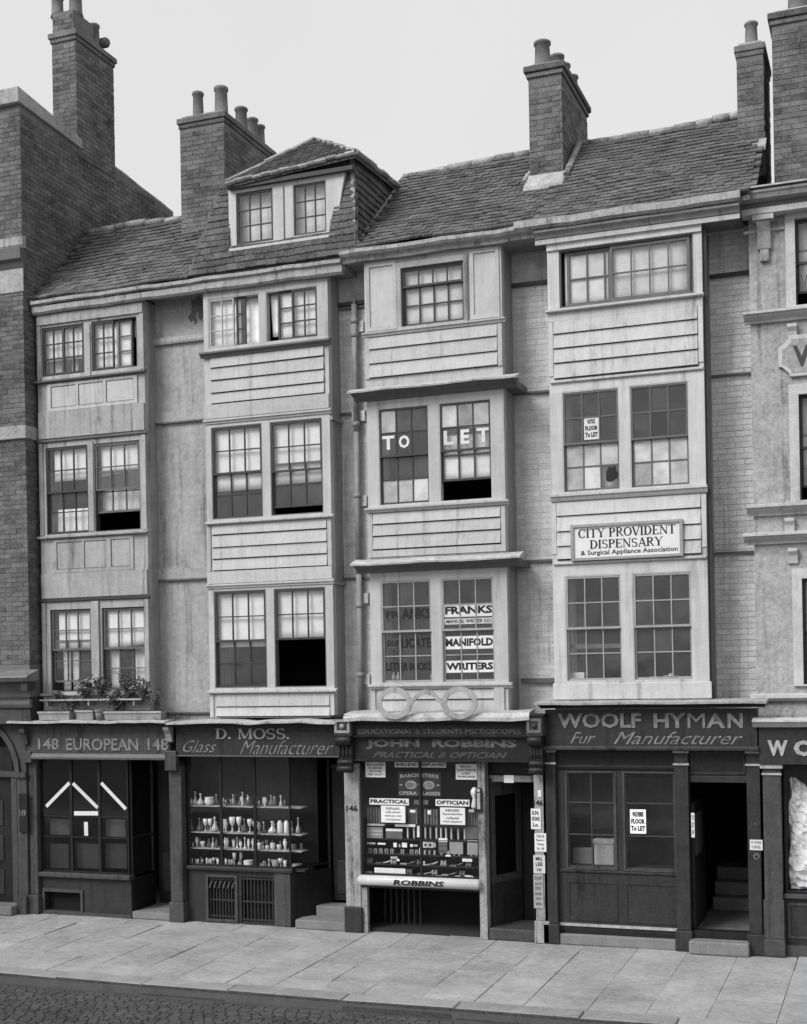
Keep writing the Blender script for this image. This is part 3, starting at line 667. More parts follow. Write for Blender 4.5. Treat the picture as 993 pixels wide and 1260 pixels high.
mould('window_sill', X0 - .03, X1 + .06, YB, 3.44, [(0, 0), (.04, 0), (.06, .03), (.08, .04), (.08, .065), (0, .075)], m_mid, Ch)
zl = [8.39] + zlist(q7, [(172, 447), (172, 503), (172, 556)]); boards(Ch, X0 + .06, X1 - .07, zl, YB - .002, m_mid, 4)
zl2 = [5.915] + zlist(q7, [(184, 1124), (184, 1170), (184, 1222)]); boards(Ch, X0 + .07, X1 - .07, zl2, YB - .002, m_mid, 5); print('zl', zl, zl2)
bx('plain_board', X0, X1, YB - .03, YB - .001, 5.3, zl2[-1] - .003, m_mid, Ch)
boards(Ch, X0 + .1, X1 - .09, [3.43, 3.28, 3.08], YB - .002, m_mid, 6)
for xx in (X0, X1 - .065):
    for a, b in ((3.07, 3.43), (zl2[-1], 5.915), (zl[-1], 8.39)): bx('corner_post', xx + .001, xx + .063, YB - .022, YB - .001, a, b, m_mid, Ch)
bx('pedestal_panel', X1 - .2, X1 - .05, YB - .05, YB - .031, 3.1, 3.46, m_mid, Ch, bevel=.01)
for (za, nm) in ((7.57, 'upper'), (5.15, 'lower')):
    x0_, x1_ = X0 - .2, X1 + .25
    mould('lead_hood', x0_ + .04, x1_ - .04, YB, za - .07, [(0, 0), (.03, 0), (.08, .05), (.2, .08), (.2, .1), (0, .1)], m_frame_m, Ch)
    mould('lead_flashing', x0_, x1_, YB, za + .035, [(0, .0), (.23, -.012), (.235, .01), (.14, .05), (0, .09)], m_lead, Ch, wav=.006)
    bx('hood_return', X1 + .002, x1_ - .06, YB + .001, .11, za - .06, za + .03, m_frame_m, Ch)
# top storey side panels
for (a, b) in ((X0 + .08, w3[0] - .12), (w3[1] + .14, X1 - .08)):
    wall_open('panel_framing', a - .05, b + .05, 8.48, 9.44, YB - .018, YB - .001, [(a, b, 8.54, 9.38)], m_mid, Ch)
wall_open('architrave', w3[0] - .06, w3[1] + .06, w3[2] - .05, w3[3] + .08, YB - .03, YB - .0015, [w3], m_grey, Ch)
bx('brick_wall', 7.6, 8.6, .112, .3, 3.0, 9.5, m_pmortar, Ch); bw_ = bpy.data.objects['brick_wall.001']
brick_face(bw_, 7.82, 8.6, 3.3, 9.45, .112, m_pbrick, n_indiv=250, seed=22, prd=.004)
for zz_, hh in ((9.0, .05), (7.5, .03), (5.17, .03)): bx('wall_beam', 7.82, 8.5, .06, .111, zz_, zz_ + hh, m_frame_d if hh > .04 else m_frame_m, Ch)
bx('wall_beam', 7.86, 8.45, .04, .111, 3.5, 3.56, m_frame_m, Ch)

# ---------------------------------------------------------------- Woolf Hyman house
Dh = house('timber_house', 'cream timber-fronted house with City Provident Dispensary board above the fur shop', 8.35, 11.05, .3)
q8 = zoom(650, 260, 2.895); q24 = zoom(660, 660, 2.982)
X0, X1 = 8.45, 10.49
w3 = (X(*q8(110, 250)), X(*q8(588, 180)), 8.50, 9.27)
wl2 = rz(0, q8, 127, 640, 325, 1000); wr2 = rz(0, q8, 368, 618, 573, 980); wl2 = (wl2[0], wl2[1], 6.03, 7.38); wr2 = (wr2[0], wr2[1], 6.03, 7.38)
wl1 = rz(0, q24, 112, 145, 315, 533); wr1 = rz(0, q24, 360, 130, 573, 533); wl1 = (wl1[0], wl1[1], 3.51, 4.92); wr1 = (wr1[0], wr1[1], 3.51, 4.92)
print('hy', w3, wl2, wr2, wl1, wr1)
bay(Dh, X0, X1, .3, m_cream, m_side, [(3.12, 5.05, [wl1, wr1]), (5.05, 7.5, [wl2, wr2]), (7.5, 9.4, [w3])])
f = frame(Dh, *w3, YB + .012, m_frame_m, .02); a, b = w3[0] + .02, w3[1] - .02; L_ = b - a
fx = lambda v: X(*q8(v, 220), YB)
sash(f, fx(134), fx(290), w3[2] + .02, w3[3] - .03, YB + .055, 3, 2, m_frame_m, g_dirty, 'sliding_sash', rail=.035, xs=[fx(205), fx(268)])
sash(f, fx(290), fx(575), w3[2] + .02, w3[3] - .03, YB + .02, 4, 2, m_frame_m, g_dirty, 'sliding_sash', rail=.035)
blind(fx(125), fx(578), w3[2] + .02, w3[3], YB + .089, 'pale blind behind the long sliding window at the top of the cream house', m=m_lace)
sash_window(Dh, *wl2, YB, wl2[2] + .65, m_cream, m_frame_m, g_win, gl={(c, r_): g_white for c in range(3) for r_ in range(2) if (c, r_) != (2, 1)})
sash_window(Dh, *wr2, YB, wr2[2] + .65, m_cream, m_frame_m, g_win, gl={(c, r_): g_white for c in range(3) for r_ in range(2)})
fabric('curtain', wl2[0], wl2[1] - .02, wl2[2] + .02, wl2[2] + .63, YB + .15, m_lace, 'pale stained cloth behind the lower panes of the dispensary house left window', 'curtain', 3, .004)
fabric('curtain', wr2[0], wr2[1], wr2[2] + .02, wr2[2] + .63, YB + .15, m_lace, 'pale stained cloth behind the lower panes of the dispensary house right window', 'curtain', 3, .004)
rp = random.Random(2); cx_, cz = W(*q8(296, 935), YB); pts = [(cx_ + .1 * rp.uniform(.6, 1.1) * math.cos(t * .52), cz + .13 * rp.uniform(.6, 1.1) * math.sin(t * .52)) for t in range(12)]
o = MB().prism(pts, YB + .056, YB + .06, 'y').build('dark_rag', m_shopd, None); tag(o, 'ragged dark cloth stuffed in the broken lower right pane of the dispensary house left window', 'rag')
for wz in (wl1, wr1): sash_window(Dh, *wz, YB, wz[2] + .71, m_cream, m_bar_l, g_win)
bx('inner_rail', wl1[0], wl1[1], YB + .16, YB + .18, wl1[2] + .44, wl1[2] + .5, m_frame_m, Dh)
a, b, c, d_ = WR(*q24(122, 498), *q24(178, 523), YB + .18); tag(MB().box(a, b, YB + .15, YB + .25, wl1[2] + .03, wl1[2] + .12).build('white_box', m_china, None, bevel=.006), 'small white box on the sill of the lower left window under the dispensary board', 'box')
a, b, c, d_ = WR(*q24(470, 500), *q24(520, 515), YB + .18); tag(MB().lathe([(.05, 0), (.1, .015), (.11, .03), (.04, .035), (.035, .06)], ((a + b) / 2, YB + .2, wl1[2] + .03), 14).build('dish', m_gware, None, smooth=True), 'low dish on the sill of the lower right window under the dispensary board', 'dish')
fabric('cloth', X(*q24(410, 510)), X(*q24(560, 510)), wr1[2] + .02, wr1[2] + .05, YB + .13, m_offw, 'crumpled white cloth along the sill of the lower right window under the dispensary board', 'cloth', 5)
strip(q8, 198, 735, 252, 815, YB + .0215, m_white, 'white FLOOR TO LET bill in the middle-floor window beside the cream mullion', [('NOTICE', .5), ('FLOOR', .85), ('To LET', .85)], tb=.05)
mould('window_sill', X0 - .02, X1 + .02, YB, 8.44, SILL, m_cream, Dh); bx('plain_board', X0, X1, YB - .012, YB - .001, 8.325, 8.438, m_cream, Dh)
mould('head_board', X0, X1 + .0, YB, 9.275, [(0, 0), (.03, 0), (.03, .075), (.055, .1), (.055, .12), (0, .125)], m_cream, Dh)
zl = [8.32] + zlist(q8, [(99, 442), (99, 494), (99, 546), (99, 600)]); boards(Dh, X0 + .07, X1 - .07, zl, YB - .002, m_cream, 7); mould('jetty_moulding', X0 + .02, X1 - .01, YB, zl[-1] - .055, BEAD, m_cream, Dh)
mould('window_sill', X0 + .0, X1 + .02, YB, 5.92, [(0, 0), (.03, 0), (.05, .03), (.05, .05), (.08, .06), (.08, .09), (0, .1)], m_cream, Dh)
zl = [5.90, 5.713] + zlist(q8, [(103, 1145), (103, 1197)]) + [5.13]; print('zl', zl)
boards(Dh, X0 + .07, X1 - .07, zl, YB - .002, m_cream, 8); mould('jetty_moulding', X0 + .02, X1 - .01, YB, 5.07, BEAD, m_cream, Dh)
bx('plain_board', X0 - .02, X1 + .03, YB - .03, YB - .001, 3.27, 3.49, m_cream, Dh, bevel=.01)
for a, b in ((5.13, 5.90), (7.6, 8.32)):
    for xx in (X0, X1 - .065): bx('corner_post', xx + .001, xx + .063, YB - .014, YB - .001, max(a, 5.22) if b < 7 else 7.6, b, m_cream, Dh)
bx('dark_side_strip', X1 + .003, X1 + .05, YB + .05, YB + .16, 3.2, 9.35, m_frame_d, Dh)  # dark strip down the right side of the bay
bx('brick_wall', 10.3, 11.3, .312, .5, 3.0, 9.5, m_pmortar, Dh); bw_ = bpy.data.objects['brick_wall.002']
brick_face(bw_, 10.45, 11.3, 3.2, 9.5, .312, m_pbrick2, n_indiv=290, seed=23, prd=.006)
for zz_, hh in ((8.85, .05), (7.53, .03), (5.17, .03)): bx('wall_beam', 10.5, 11.3, .26, .311, zz_, zz_ + hh, m_frame_d if hh > .04 else m_frame_m, Dh)

# the dispensary board
u0, u1 = X(*q8(155, 1150), YB), X(*q24(541, 50), YB); zt, zb = Z(*q8(155, 1120)), Z(*q24(130, 92))
sg = thing('sign_board', 'white board lettered City Provident Dispensary fixed across the cream weatherboards', 'sign', ((u0 + u1) / 2, YB - .05, zb))
bx('panel', u0 + .02, u1 - .02, YB - .05, YB - .034, zb + .02, zt - .02, m_white, sg)
wall_open('moulded_frame', u0, u1, zb, zt, YB - .075, YB - .0345, [(u0 + .04, u1 - .04, zb + .035, zt - .035)], m_bar_l, sg)
H = zt - zb; Wd = u1 - u0
# thick-and-thin roman capitals drawn as strokes: L line, A arc (thick at its sides), S serif
def _g():
    T, t = .19, .075
    V = lambda x, w=T: [('L', x, 0, x, 1, w), ('S', x, .03, w + .17), ('S', x, .97, w + .17)]
    return {
    'I': (.42, V(.21)), 'C': (.86, [('A', .45, .5, .36, .46, 40, 320, T, t), ('L', .78, .7, .78, .97, .06)]),
    'T': (.86, [('L', .43, 0, .43, 1, T), ('S', .43, .03, .38), ('L', .06, .96, .8, .96, t), ('L', .07, .76, .07, .98, .05), ('L', .79, .76, .79, .98, .05)]),
    'Y': (.9, [('L', .45, 0, .45, .48, T), ('S', .45, .03, .38), ('L', .12, 1, .46, .44, T * .95), ('L', .8, 1, .46, .44, t), ('S', .13, .97, .3), ('S', .8, .97, .24)]),
    'P': (.78, V(.2) + [('A', .36, .73, .3, .235, -90, 90, T, t), ('L', .2, .965, .38, .965, t), ('L', .2, .495, .38, .495, t)]),
    'R': (.9, V(.2) + [('A', .36, .74, .29, .225, -90, 90, T, t), ('L', .2, .965, .38, .965, t), ('L', .2, .515, .4, .515, t), ('L', .4, .52, .76, .02, T * .9), ('S', .78, .03, .2)]),
    'O': (.92, [('A', .46, .5, .37, .46, 0, 360, T, t)]), 'D': (.92, V(.2) + [('A', .36, .5, .42, .465, -90, 90, T, t), ('L', .2, .965, .38, .965, t), ('L', .2, .035, .38, .035, t)]),
    'V': (.9, [('L', .12, 1, .46, 0, T * .95), ('L', .8, 1, .48, 0, t), ('S', .13, .97, .3), ('S', .8, .97, .24)]),
    'A': (.92, [('L', .8, 0, .47, 1, T * .95), ('L', .13, 0, .46, 1, t), ('L', .25, .33, .66, .33, t), ('S', .13, .03, .24), ('S', .79, .03, .3)]),
    'E': (.8, V(.2) + [('L', .2, .965, .7, .965, t), ('L', .2, .035, .72, .035, t), ('L', .2, .51, .55, .51, t), ('L', .7, .78, .7, .98, .06), ('L', .73, .02, .73, .26, .06), ('L', .55, .4, .55, .62, .05)]),
    'N': (.96, [('L', .17, 0, .17, 1, t), ('L', .79, 0, .79, 1, t), ('L', .14, 1, .79, .02, T), ('S', .17, .03, .26), ('S', .14, .97, .24), ('S', .79, .97, .26)]),
    'M': (1.14, [('L', .17, 0, .17, 1, t), ('L', .95, 0, .95, 1, T), ('L', .17, 1, .55, .05, T), ('L', .95, 1, .57, .05, t), ('S', .17, .03, .26), ('S', .16, .97, .24), ('S', .95, .03, .36), ('S', .96, .97, .3)]),
    'S': (.72, [('A', .36, .72, .24, .24, 40, 250, .13, t), ('A', .36, .265, .26, .24, -130, 80, .13, t), ('L', .18, .60, .54, .41, T), ('L', .58, .74, .58, .97, .05), ('L', .13, .03, .13, .26, .05)]),
    '.': (.3, [('L', .14, 0, .14, .18, .18)]), ' ': (.42, [])}
GLYPH = _g()
def roman(body, x0, x1, z0, z1, Y, m, parent, depth=.003, name='lettering', arc=0):
    mb = MB(); W_ = sum(GLYPH[c][0] for c in body); sx = (x1 - x0) / W_; sz = z1 - z0; cur = 0; lay = 0
    for c in body:
        wd, ss = GLYPH[c]; mid = (cur + wd / 2) / W_; dz = arc * (1 - (2 * mid - 1) ** 2)
        def pt(x, y, k): return (x0 + (cur + x) * sx, Y - depth - k * .00004, z0 + y * sz + dz)
        for s_ in ss:
            lay += 1
            if s_[0] == 'S': _, x, y, w_ = s_; q = [(x - w_ / 2, y - .03), (x + w_ / 2, y - .03), (x + w_ / 2, y + .03), (x - w_ / 2, y + .03)]; qs = [q]
            elif s_[0] == 'L':
                _, a, b, c_, d, w_ = s_
                if abs(c_ - a) > abs(d - b) and abs(d - b) < .01: q = [(a, b - w_ / 2), (c_, d - w_ / 2), (c_, d + w_ / 2), (a, b + w_ / 2)]
                else: q = [(a - w_ / 2, b), (a + w_ / 2, b), (c_ + w_ / 2, d), (c_ - w_ / 2, d)]
                qs = [q]
            else:
                _, cx_, cy_, rx, ry, a0, a1, T, t = s_; n = 16; qs = []
                for i in range(n):
                    u, v = R(a0 + (a1 - a0) * i / n), R(a0 + (a1 - a0) * (i + 1) / n)
                    wu, wv = t + (T - t) * abs(math.cos(u)) ** 1.4, t + (T - t) * abs(math.cos(v)) ** 1.4
                    f_ = lambda a, w_, sg_: (cx_ + (rx + sg_ * w_ / 2) * math.cos(a), cy_ + (ry + sg_ * w_ / 2 * (t / max(w_, t) if abs(math.cos(a)) < .3 else 1)) * math.sin(a))
                    qs.append([f_(u, wu, -1), f_(u, wu, 1), f_(v, wv, 1), f_(v, wv, -1)])
            for q in qs:
                b_ = len(mb.v); mb.v += [pt(x, y, lay % 9) for x, y in q]; mb.f.append([b_, b_ + 1, b_ + 2, b_ + 3])
        cur += wd
    return mb.build(name, m, parent)
roman('CITY PROVIDENT', u0 + .1, u1 - .09, zt - .04 - H * .29, zt - .05 - .01, YB - .05, m_ink, sg)
roman('DISPENSARY', u0 + .25, u1 - .26, zt - .04 - H * .60, zt - .04 - H * .36, YB - .05, m_ink, sg)
text('& Surgical Appliance Association', u0 + .13, u1 - .07, zb + .05, zb + .05 + H * .17, YB - .05, m_ink, sg, bold=.015)

# ================================================================== ROOFS AND CHIMNEYS
EZ = 9.52
def deck(parent, poly, m=m_int, name='roof_boarding', th=.04):
    if name == 'roof_boarding': poly = [(p[0], p[1], p[2] - .055) for p in poly]
    mb = MB(); n = len(poly); mb.v = [tuple(p) for p in poly] + [(p[0], p[1], p[2] - th) for p in poly]
    mb.f = [list(range(n)), list(range(n, 2 * n))[::-1]] + [[i, n + i, n + (i + 1) % n, (i + 1) % n] for i in range(n)]
    return mb.build(name, m, parent)
def pitched(h, xa, xb, E, Rg, back, seed, ni=290, **k):
    deck(h, [(xa(0), E[0], E[1]), (xb(0), E[0], E[1]), (xb(1), Rg[0], Rg[1]), (xa(1), Rg[0], Rg[1])], m_tile)
    deck(h, [(xa(1), Rg[0], Rg[1]), (xb(1), Rg[0], Rg[1]), (xb(0), Rg[0] + (Rg[0] - E[0]), E[1]), (xa(0), Rg[0] + (Rg[0] - E[0]), E[1])], m_tile, 'back_slope')
    tiles(h, xa, xb, E, Rg, seed=seed, n_indiv=ni, **k)
ra = lambda t: .235
pitched(A, ra, lambda t: 3.02, (-.50, EZ + .02), (1.1, 11.08), 2.4, 3)
ridge(A, .25, 2.3, 1.1, 11.08)
bx('gable_flashing', .225, .27, -.5, -.44, 9.5, 9.62, m_lead, A)
# eaves gutter and fascia over both left houses
mould('eaves_fascia', .26, 3.04, -.44, 9.33, [(0, 0), (.03, 0), (.06, .03), (.06, .13), (.10, .15), (.10, .2), (0, .21)], m_gutter, A, wav=.006)
mould('eaves_fascia', 3.045, 5.5, -.44, 9.33, [(0, 0), (.03, 0), (.06, .03), (.06, .13), (.10, .15), (.10, .2), (0, .21)], m_gutter, Bh, wav=.006)
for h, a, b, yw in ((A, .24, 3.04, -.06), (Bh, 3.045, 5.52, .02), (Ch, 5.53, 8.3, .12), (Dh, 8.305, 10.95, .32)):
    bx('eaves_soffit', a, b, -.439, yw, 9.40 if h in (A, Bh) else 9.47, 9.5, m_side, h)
# Moss house: lower tile slope carrying the tile-hung dormer
pitched(Bh, lambda t: 3.03, lambda t: 3.62, (-.5, EZ + .03), (1.1, 11.08), 2.4, 5, ni=60)
tx = lambda t: 3.06 + .55 * t
def win_hole(x, t):
    z = 9.6 + t * 1.42
    return 3.74 < x < 5.34 + .16 * (z - 9.9) + .08 and z > 9.83
Ed, Rd = (-.52, 9.57), (-.33, 11.02)
deck(Bh, [(3.12, -.50, 9.57), (5.72, -.50, 9.57), (5.70, -.38, 9.95), (3.22, -.38, 9.95)], m_tile, 'dormer_boarding')
for q_ in ([(3.14, -.47, 9.57), (3.62, -.47, 9.57), (3.78, -.47, 9.9), (3.78, -.30, 10.98), (3.68, -.30, 10.98)], [(5.38, -.47, 9.57), (5.70, -.47, 9.57), (5.66, -.30, 11.0), (5.38, -.30, 11.0)]): deck(Bh, q_, m_tile, 'dormer_boarding')
rt_ = random.Random(9); e_, g_ = Vector((0, *Ed)), Vector((0, *Rd)); d_ = (g_ - e_); Ls_ = d_.length; d_.normalize(); pt_ = math.atan2(d_.z, d_.y); nr_ = Vector((0, -math.sin(pt_), math.cos(pt_))); cache = {}
dbd = bx('dormer_battens', 3.2, 5.6, -.42, -.40, 9.6, 9.7, m_tile, Bh)
for i in range(int(Ls_ / .098)):
    t = i * .098 / Ls_; z = Ed[1] + t * (Rd[1] - Ed[1]); L0, R0 = tx(t) + .012 * math.sin(i * 1.3), 5.735 - .055 * t
    spans = [(L0, R0)] if z < 9.84 else [(L0, 3.72), (5.32 + .17 * (z - 9.9), R0)]
    for a, b in spans:
        x = a - (.08 if i % 2 else 0)
        while x < b:
            u, v = max(x, a), min(x + .16, b); x += .16
            if v - u < .025: continue
            k = round(v - u, 2)
            if k not in cache: cache[k] = MB().box(-k / 2 + .001, k / 2 - .001, 0, .17, 0, .026).mesh('roof_tile', m_tile)
            p = e_ + d_ * (i * .098 + .006 * math.sin(u * 5 + i) + rt_.uniform(-.004, .004)) + nr_ * (.012 + rt_.uniform(-.003, .003)); p.x = (u + v) / 2
            inst('roof_tile', cache[k], p, dbd, rot=(pt_ - .13, rt_.uniform(-.015, .015), 0))
qd = zoom(200, 100, 3.31); YD = -.46; XA = [X(*qd(v, 560), YD) for v in (270, 300, 450, 530, 670, 735)]; dz0, dz1 = Z(*qd(305, 668), YD), Z(*qd(300, 457), YD); XB_, XT_ = X(*qd(699, 600), YD), X(*qd(742, 350), YD); print('dorm', XA, dz0, dz1, XB_, XT_)
dm = wall_open('dormer', 3.68, 5.66, 9.6, 10.98, -.34, -.22, [(XA[1], XA[4], dz0, dz1)], m_tile, Bh)
bx('dormer_cheek', 5.60, 5.68, -.22, 1.3, 9.6, 11.05, m_tile, Bh); MB().hexa([(3.12, -.46, 9.55), (3.3, -.46, 9.55), (3.3, 1.2, 9.55), (3.12, 1.2, 9.55), (3.66, -.33, 10.98), (3.75, -.33, 10.98), (3.75, 1.2, 10.98), (3.66, 1.2, 10.98)]).build('dormer_cheek', m_tile, Bh)
bx('dormer_back', 3.53, 5.59, 1.2, 1.28, 9.6, 11.0, m_int, Bh)
# cheek tiles on the right face
rr = random.Random(4); ctm = MB().box(-.012, .02, -.078, .078, -.06, .06).mesh('cheek_tile', m_tile)
for i in range(13):
    z = 9.72 + i * .105; y = -.42 + (.08 if i % 2 else 0) + i * .008
    while y < 1.25: inst('roof_tile', ctm, (5.705 - i * .002 + rr.uniform(0, .006), y, z + rr.uniform(-.006, .006)), dm, rot=(rr.uniform(-.03, .03), -.2, 0)); y += .155
MB().hexa([(5.66, -.53, 9.58), (5.73, -.54, 9.58), (5.74, -.47, 9.58), (5.67, -.46, 9.58), (5.6, -.37, 11.0), (5.67, -.38, 11.0), (5.68, -.3, 11.0), (5.61, -.3, 11.0)]).build('corner_mortar', m_ridge, Bh)
# dormer window
wall_open('dormer_frame', XA[0], XB_, dz0 - .05, dz1 + .05, YD, YD + .22, [(XA[1], XA[2], dz0, dz1), (XA[3], XA[4], dz0, dz1)], m_cream, Bh)
bx('dormer_sill', XA[0] - .02, XB_ + .03, YD - .05, YD + .02, dz0 - .09, dz0 - .052, m_cream, Bh)
MB().hexa([(XB_ + .001, YD, dz0 - .05), (XB_ + .01, YD, dz0 - .05), (XB_ + .01, YD + .1, dz0 - .05), (XB_ + .001, YD + .1, dz0 - .05), (XB_ + .001, YD, dz1 + .05), (XT_, YD, dz1 + .05), (XT_, YD + .1, dz1 + .05), (XB_ + .001, YD + .1, dz1 + .05)]).build('cheek_board', m_cream, Bh)
for a, b, nm in ((XA[1], XA[2], 'left'), (XA[3], XA[4], 'right')):
    f = frame(Bh, a, b, dz0, dz1, YD + .003, m_frame_d if a < 4.2 else m_cream, .013); sash(f, a + .014, b - .014, dz0 + .014, dz1 - .014, YD + .012, 3, 3, m_frame_d, g_dirty, 'casement', rail=.02, bar=.014)
    blind(a, b, dz0, dz1, YD + .16, 'pale blind behind the %s casement of the tiled dormer' % nm)
bx('dormer_mullion', XA[2] + .17, XA[2] + .185, YD - .012, YD - .001, dz0, dz1, m_frame_m, Bh)
ap = (4.62, .62, 11.74); e0, e1 = (3.72, -.55, 10.82), (5.76, -.55, 10.95); f0, f1 = (3.70, 1.9, 11.0), (5.76, 1.9, 11.06); apb = (4.62, 1.6, 11.75)
for poly in ([e0, e1, ap], [e1, f1, apb, ap], [ap, apb, f0, e0], [f1, f0, apb]): deck(Bh, poly, m_tile, 'dormer_roof', .05)
def hip_tiles(h, p0, p1, pt, seed):      # tiles on a triangular slope from eave p0-p1 up to pt
    rr = random.Random(seed); p0, p1, pt = map(Vector, (p0, p1, pt)); ex = (p1 - p0); Lx = ex.length; ex.normalize(); hp = pt - p0; u_ap = hp.dot(ex); sl_ = hp - ex * u_ap; Ls = sl_.length; sl_.normalize(); nn = ex.cross(sl_)
    st = MB(); i = 0
    while i * .1 < Ls:
        t = i * .1 / Ls; a, b = u_ap * t, Lx + (u_ap - Lx) * t; u = a + (.08 if i % 2 else 0)
        while u < b - .05:
            uu = min(u + .155, b); base = p0 + ex * u + sl_ * (i * .1 + rr.uniform(-.008, .008)) + nn * (.03 + rr.uniform(0, .006)); wv = ex * (uu - u - .006); sv = sl_ * .13 - nn * .02; tv = nn * .018
            st.hexa([base, base + wv, base + wv + sv, base + sv, base + tv, base + wv + tv, base + wv + sv + tv, base + sv + tv]); u += .16
        i += 1
    tag(st.build('roof_tiles', m_tile, h), kind='stuff')
hip_tiles(Bh, e0, e1, ap, 3); hip_tiles(Bh, e1, f1, ap, 4)
rr = random.Random(8)
def hip_line(h, a, b, n, r=.042):
    a, b = Vector(a), Vector(b)
    for i in range(n):
        p, q = a.lerp(b, i / n), a.lerp(b, (i + 1) / n); off = Vector((0, 0, .04 + rr.uniform(-.012, .012))); MB().tube([p + off, q + off], r * rr.uniform(.85, 1.1), 7).build('hip_tile', m_ridge, h)
hip_line(Bh, e0, ap, 7); hip_line(Bh, ap, e1, 7); hip_line(Bh, e1, f1, 10, .045); hip_line(Bh, (e0[0], e0[1] - .01, e0[2] - .02), (e1[0], e1[1] - .01, e1[2] - .02), 14, .035)
bx('dormer_eave_board', 3.74, 5.70, -.53, -.462, dz1 + .05, dz1 + .11, m_frame_d, Bh)
# Robbins and Hyman roofs
pitched(Ch, lambda t: 5.73, lambda t: 8.30, (-.56, 9.62), (1.5, 11.36), 2.4, 6)
pitched(Dh, lambda t: 8.305, lambda t: 11.12 - .06 * t, (-.56, 9.64), (1.5, 11.40), 2.4, 7)
ridge(Ch, 5.72, 7.9, 1.5, 11.37); ridge(Dh, 8.40, 10.85, 1.5, 11.42)
hip_line(Ch, (5.72, -.5, 9.64), (5.74, 1.4, 11.24), 12, .03)
GP = [(0, 0), (.02, .0), (.07, .02), (.09, .05), (.09, .07), (.06, .09), (.13, .13), (.15, .17), (.15, .23), (0, .24)]
mould('eaves_cornice', 5.5, 8.302, -.44, 9.46, [(0, 0), (.05, .0), (.06, .05), (.12, .07), (.15, .1), (.15, .15), (0, .17)], m_gutter, Ch, wav=.007)
mould('eaves_cornice', 8.306, 10.98, -.44, 9.36, [(0, 0), (.03, 0), (.03, .06), (0, .07)], m_cream, Dh)
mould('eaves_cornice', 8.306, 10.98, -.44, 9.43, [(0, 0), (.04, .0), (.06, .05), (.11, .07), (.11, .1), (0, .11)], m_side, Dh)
mould('eaves_cornice', 8.05, 11.0, -.441, 9.542, [(0, 0), (.13, .0), (.17, .03), (.17, .12), (0, .14)], m_gutter, Dh, wav=.006)
# mortar fillets round the chimneys
chimney(Dh, 7.96, 8.44, .64, 2.26, 10.3, 12.27, [(8.12, .85, .40, .115), (8.22, 1.30, .38, .105), (8.24, 1.62, .38, .10), (8.27, 2.0, .36, .10)], seed=31, label='soot-dark stack rising mid-slope with one tall pot in front')
MB().hexa([(7.9, .40, 10.42), (8.5, .40, 10.42), (8.5, .66, 10.66), (7.9, .66, 10.66), (7.92, .42, 10.50), (8.48, .42, 10.50), (8.48, .66, 10.75), (7.92, .66, 10.75)]).build('mortar_fillet', m_ridge, Dh, bevel=.02)
hip_line(Dh, (8.5, .55, 10.6), (8.52, 1.35, 11.3), 6, .05); hip_line(Ch, (7.9, .5, 10.55), (7.92, .8, 10.8), 3, .03)
chimney(Bh, 2.30, 3.08, .61, 2.37, 10.2, 12.45, [(2.50, .85, .46, .085), (2.86, .95, .52, .105), (2.9, 1.55, .42, .10), (2.9, 1.95, .40, .09), (2.9, 2.2, .38, .09)], seed=33, capo=.04)
MB().hexa([(2.26, .42, 10.36), (3.1, .42, 10.36), (3.1, .64, 10.58), (2.26, .64, 10.58), (2.26, .44, 10.41), (3.1, .44, 10.41), (3.1, .64, 10.63), (2.26, .64, 10.63)]).build('mortar_fillet', m_ridge, Bh, bevel=.01)
chimney(Dh, 10.84, 11.19, .78, 1.7, 10.3, 12.1, [(11.02, 1.0, .36, .085)], seed=35, capo=.03)
MB().hexa([(10.8, .56, 10.56), (11.22, .56, 10.56), (11.22, .8, 10.76), (10.8, .8, 10.76), (10.8, .58, 10.62), (11.22, .58, 10.62), (11.22, .8, 10.82), (10.8, .8, 10.82)]).build('mortar_fillet', m_ridge, Dh, bevel=.01)

# ================================================================== TALL BRICK BUILDING AT THE LEFT
Lb = thing('brick_building', 'tall dark brick building with stone bands and arched doorway beside the timber houses', 'building', (-2, 0, 0))
XS = .217
MB().prism([(-.62, 9.2), (-.62, 12.60), (1.0, 12.47), (1.9, 12.5), (3.95, 12.32), (3.95, 9.2)], XS - .4, XS - .012, 'x').build('party_wall', m_mortar, Lb)
fw_ = bx('front_wall', -5, XS - .011, -.64, -.3, 3.4, 12.55, m_mortar, Lb); bx('side_return', XS - .35, XS - .016, -.636, .2, 2.99, 9.25, m_mortar, Lb)
brick_face(fw_, -1.0, XS, 3.9, 12.5, -.64, m_brick, n_indiv=295, seed=41)
sw_ = bx('return_wall', XS - .30, XS - .0125, -.3, .1, 3.3, 9.2, m_mortar, Lb)
brick_face(sw_, -.645, -.1, 3.9, 9.5, XS - .011, m_brick, axis='x', n_indiv=150, seed=42)
pwall = [o for o in bpy.data.objects if o.name.startswith('party_wall')][0]
brick_face(pwall, -.645, 3.95, 9.5, 12.47, XS - .011, m_brick, axis='x', n_indiv=290, seed=43, clip=lambda y, z: z < 12.55 - .055 * (y + .65) - .02)
MB().hexa([(-5, -.72, 12.56), (XS + .03, -.72, 12.56), (XS + .03, .98, 12.44), (-5, .98, 12.44), (-5, -.72, 12.80), (XS + .03, -.72, 12.80), (XS + .03, .98, 12.60), (-5, .98, 12.60)]).build('parapet_coping', m_stucco, Lb, bevel=.015)
hip_line(Lb, (XS - .05, 1.95, 12.48), (XS - .05, 3.95, 12.30), 8, .045)
x_l = X(62, 60, .87)
print('ch1', x_l, Z(92, 40, .87))
chimney(Lb, x_l + .03, XS, .87, 1.99, 12.3, 14.38, [], seed=45, capo=.05)
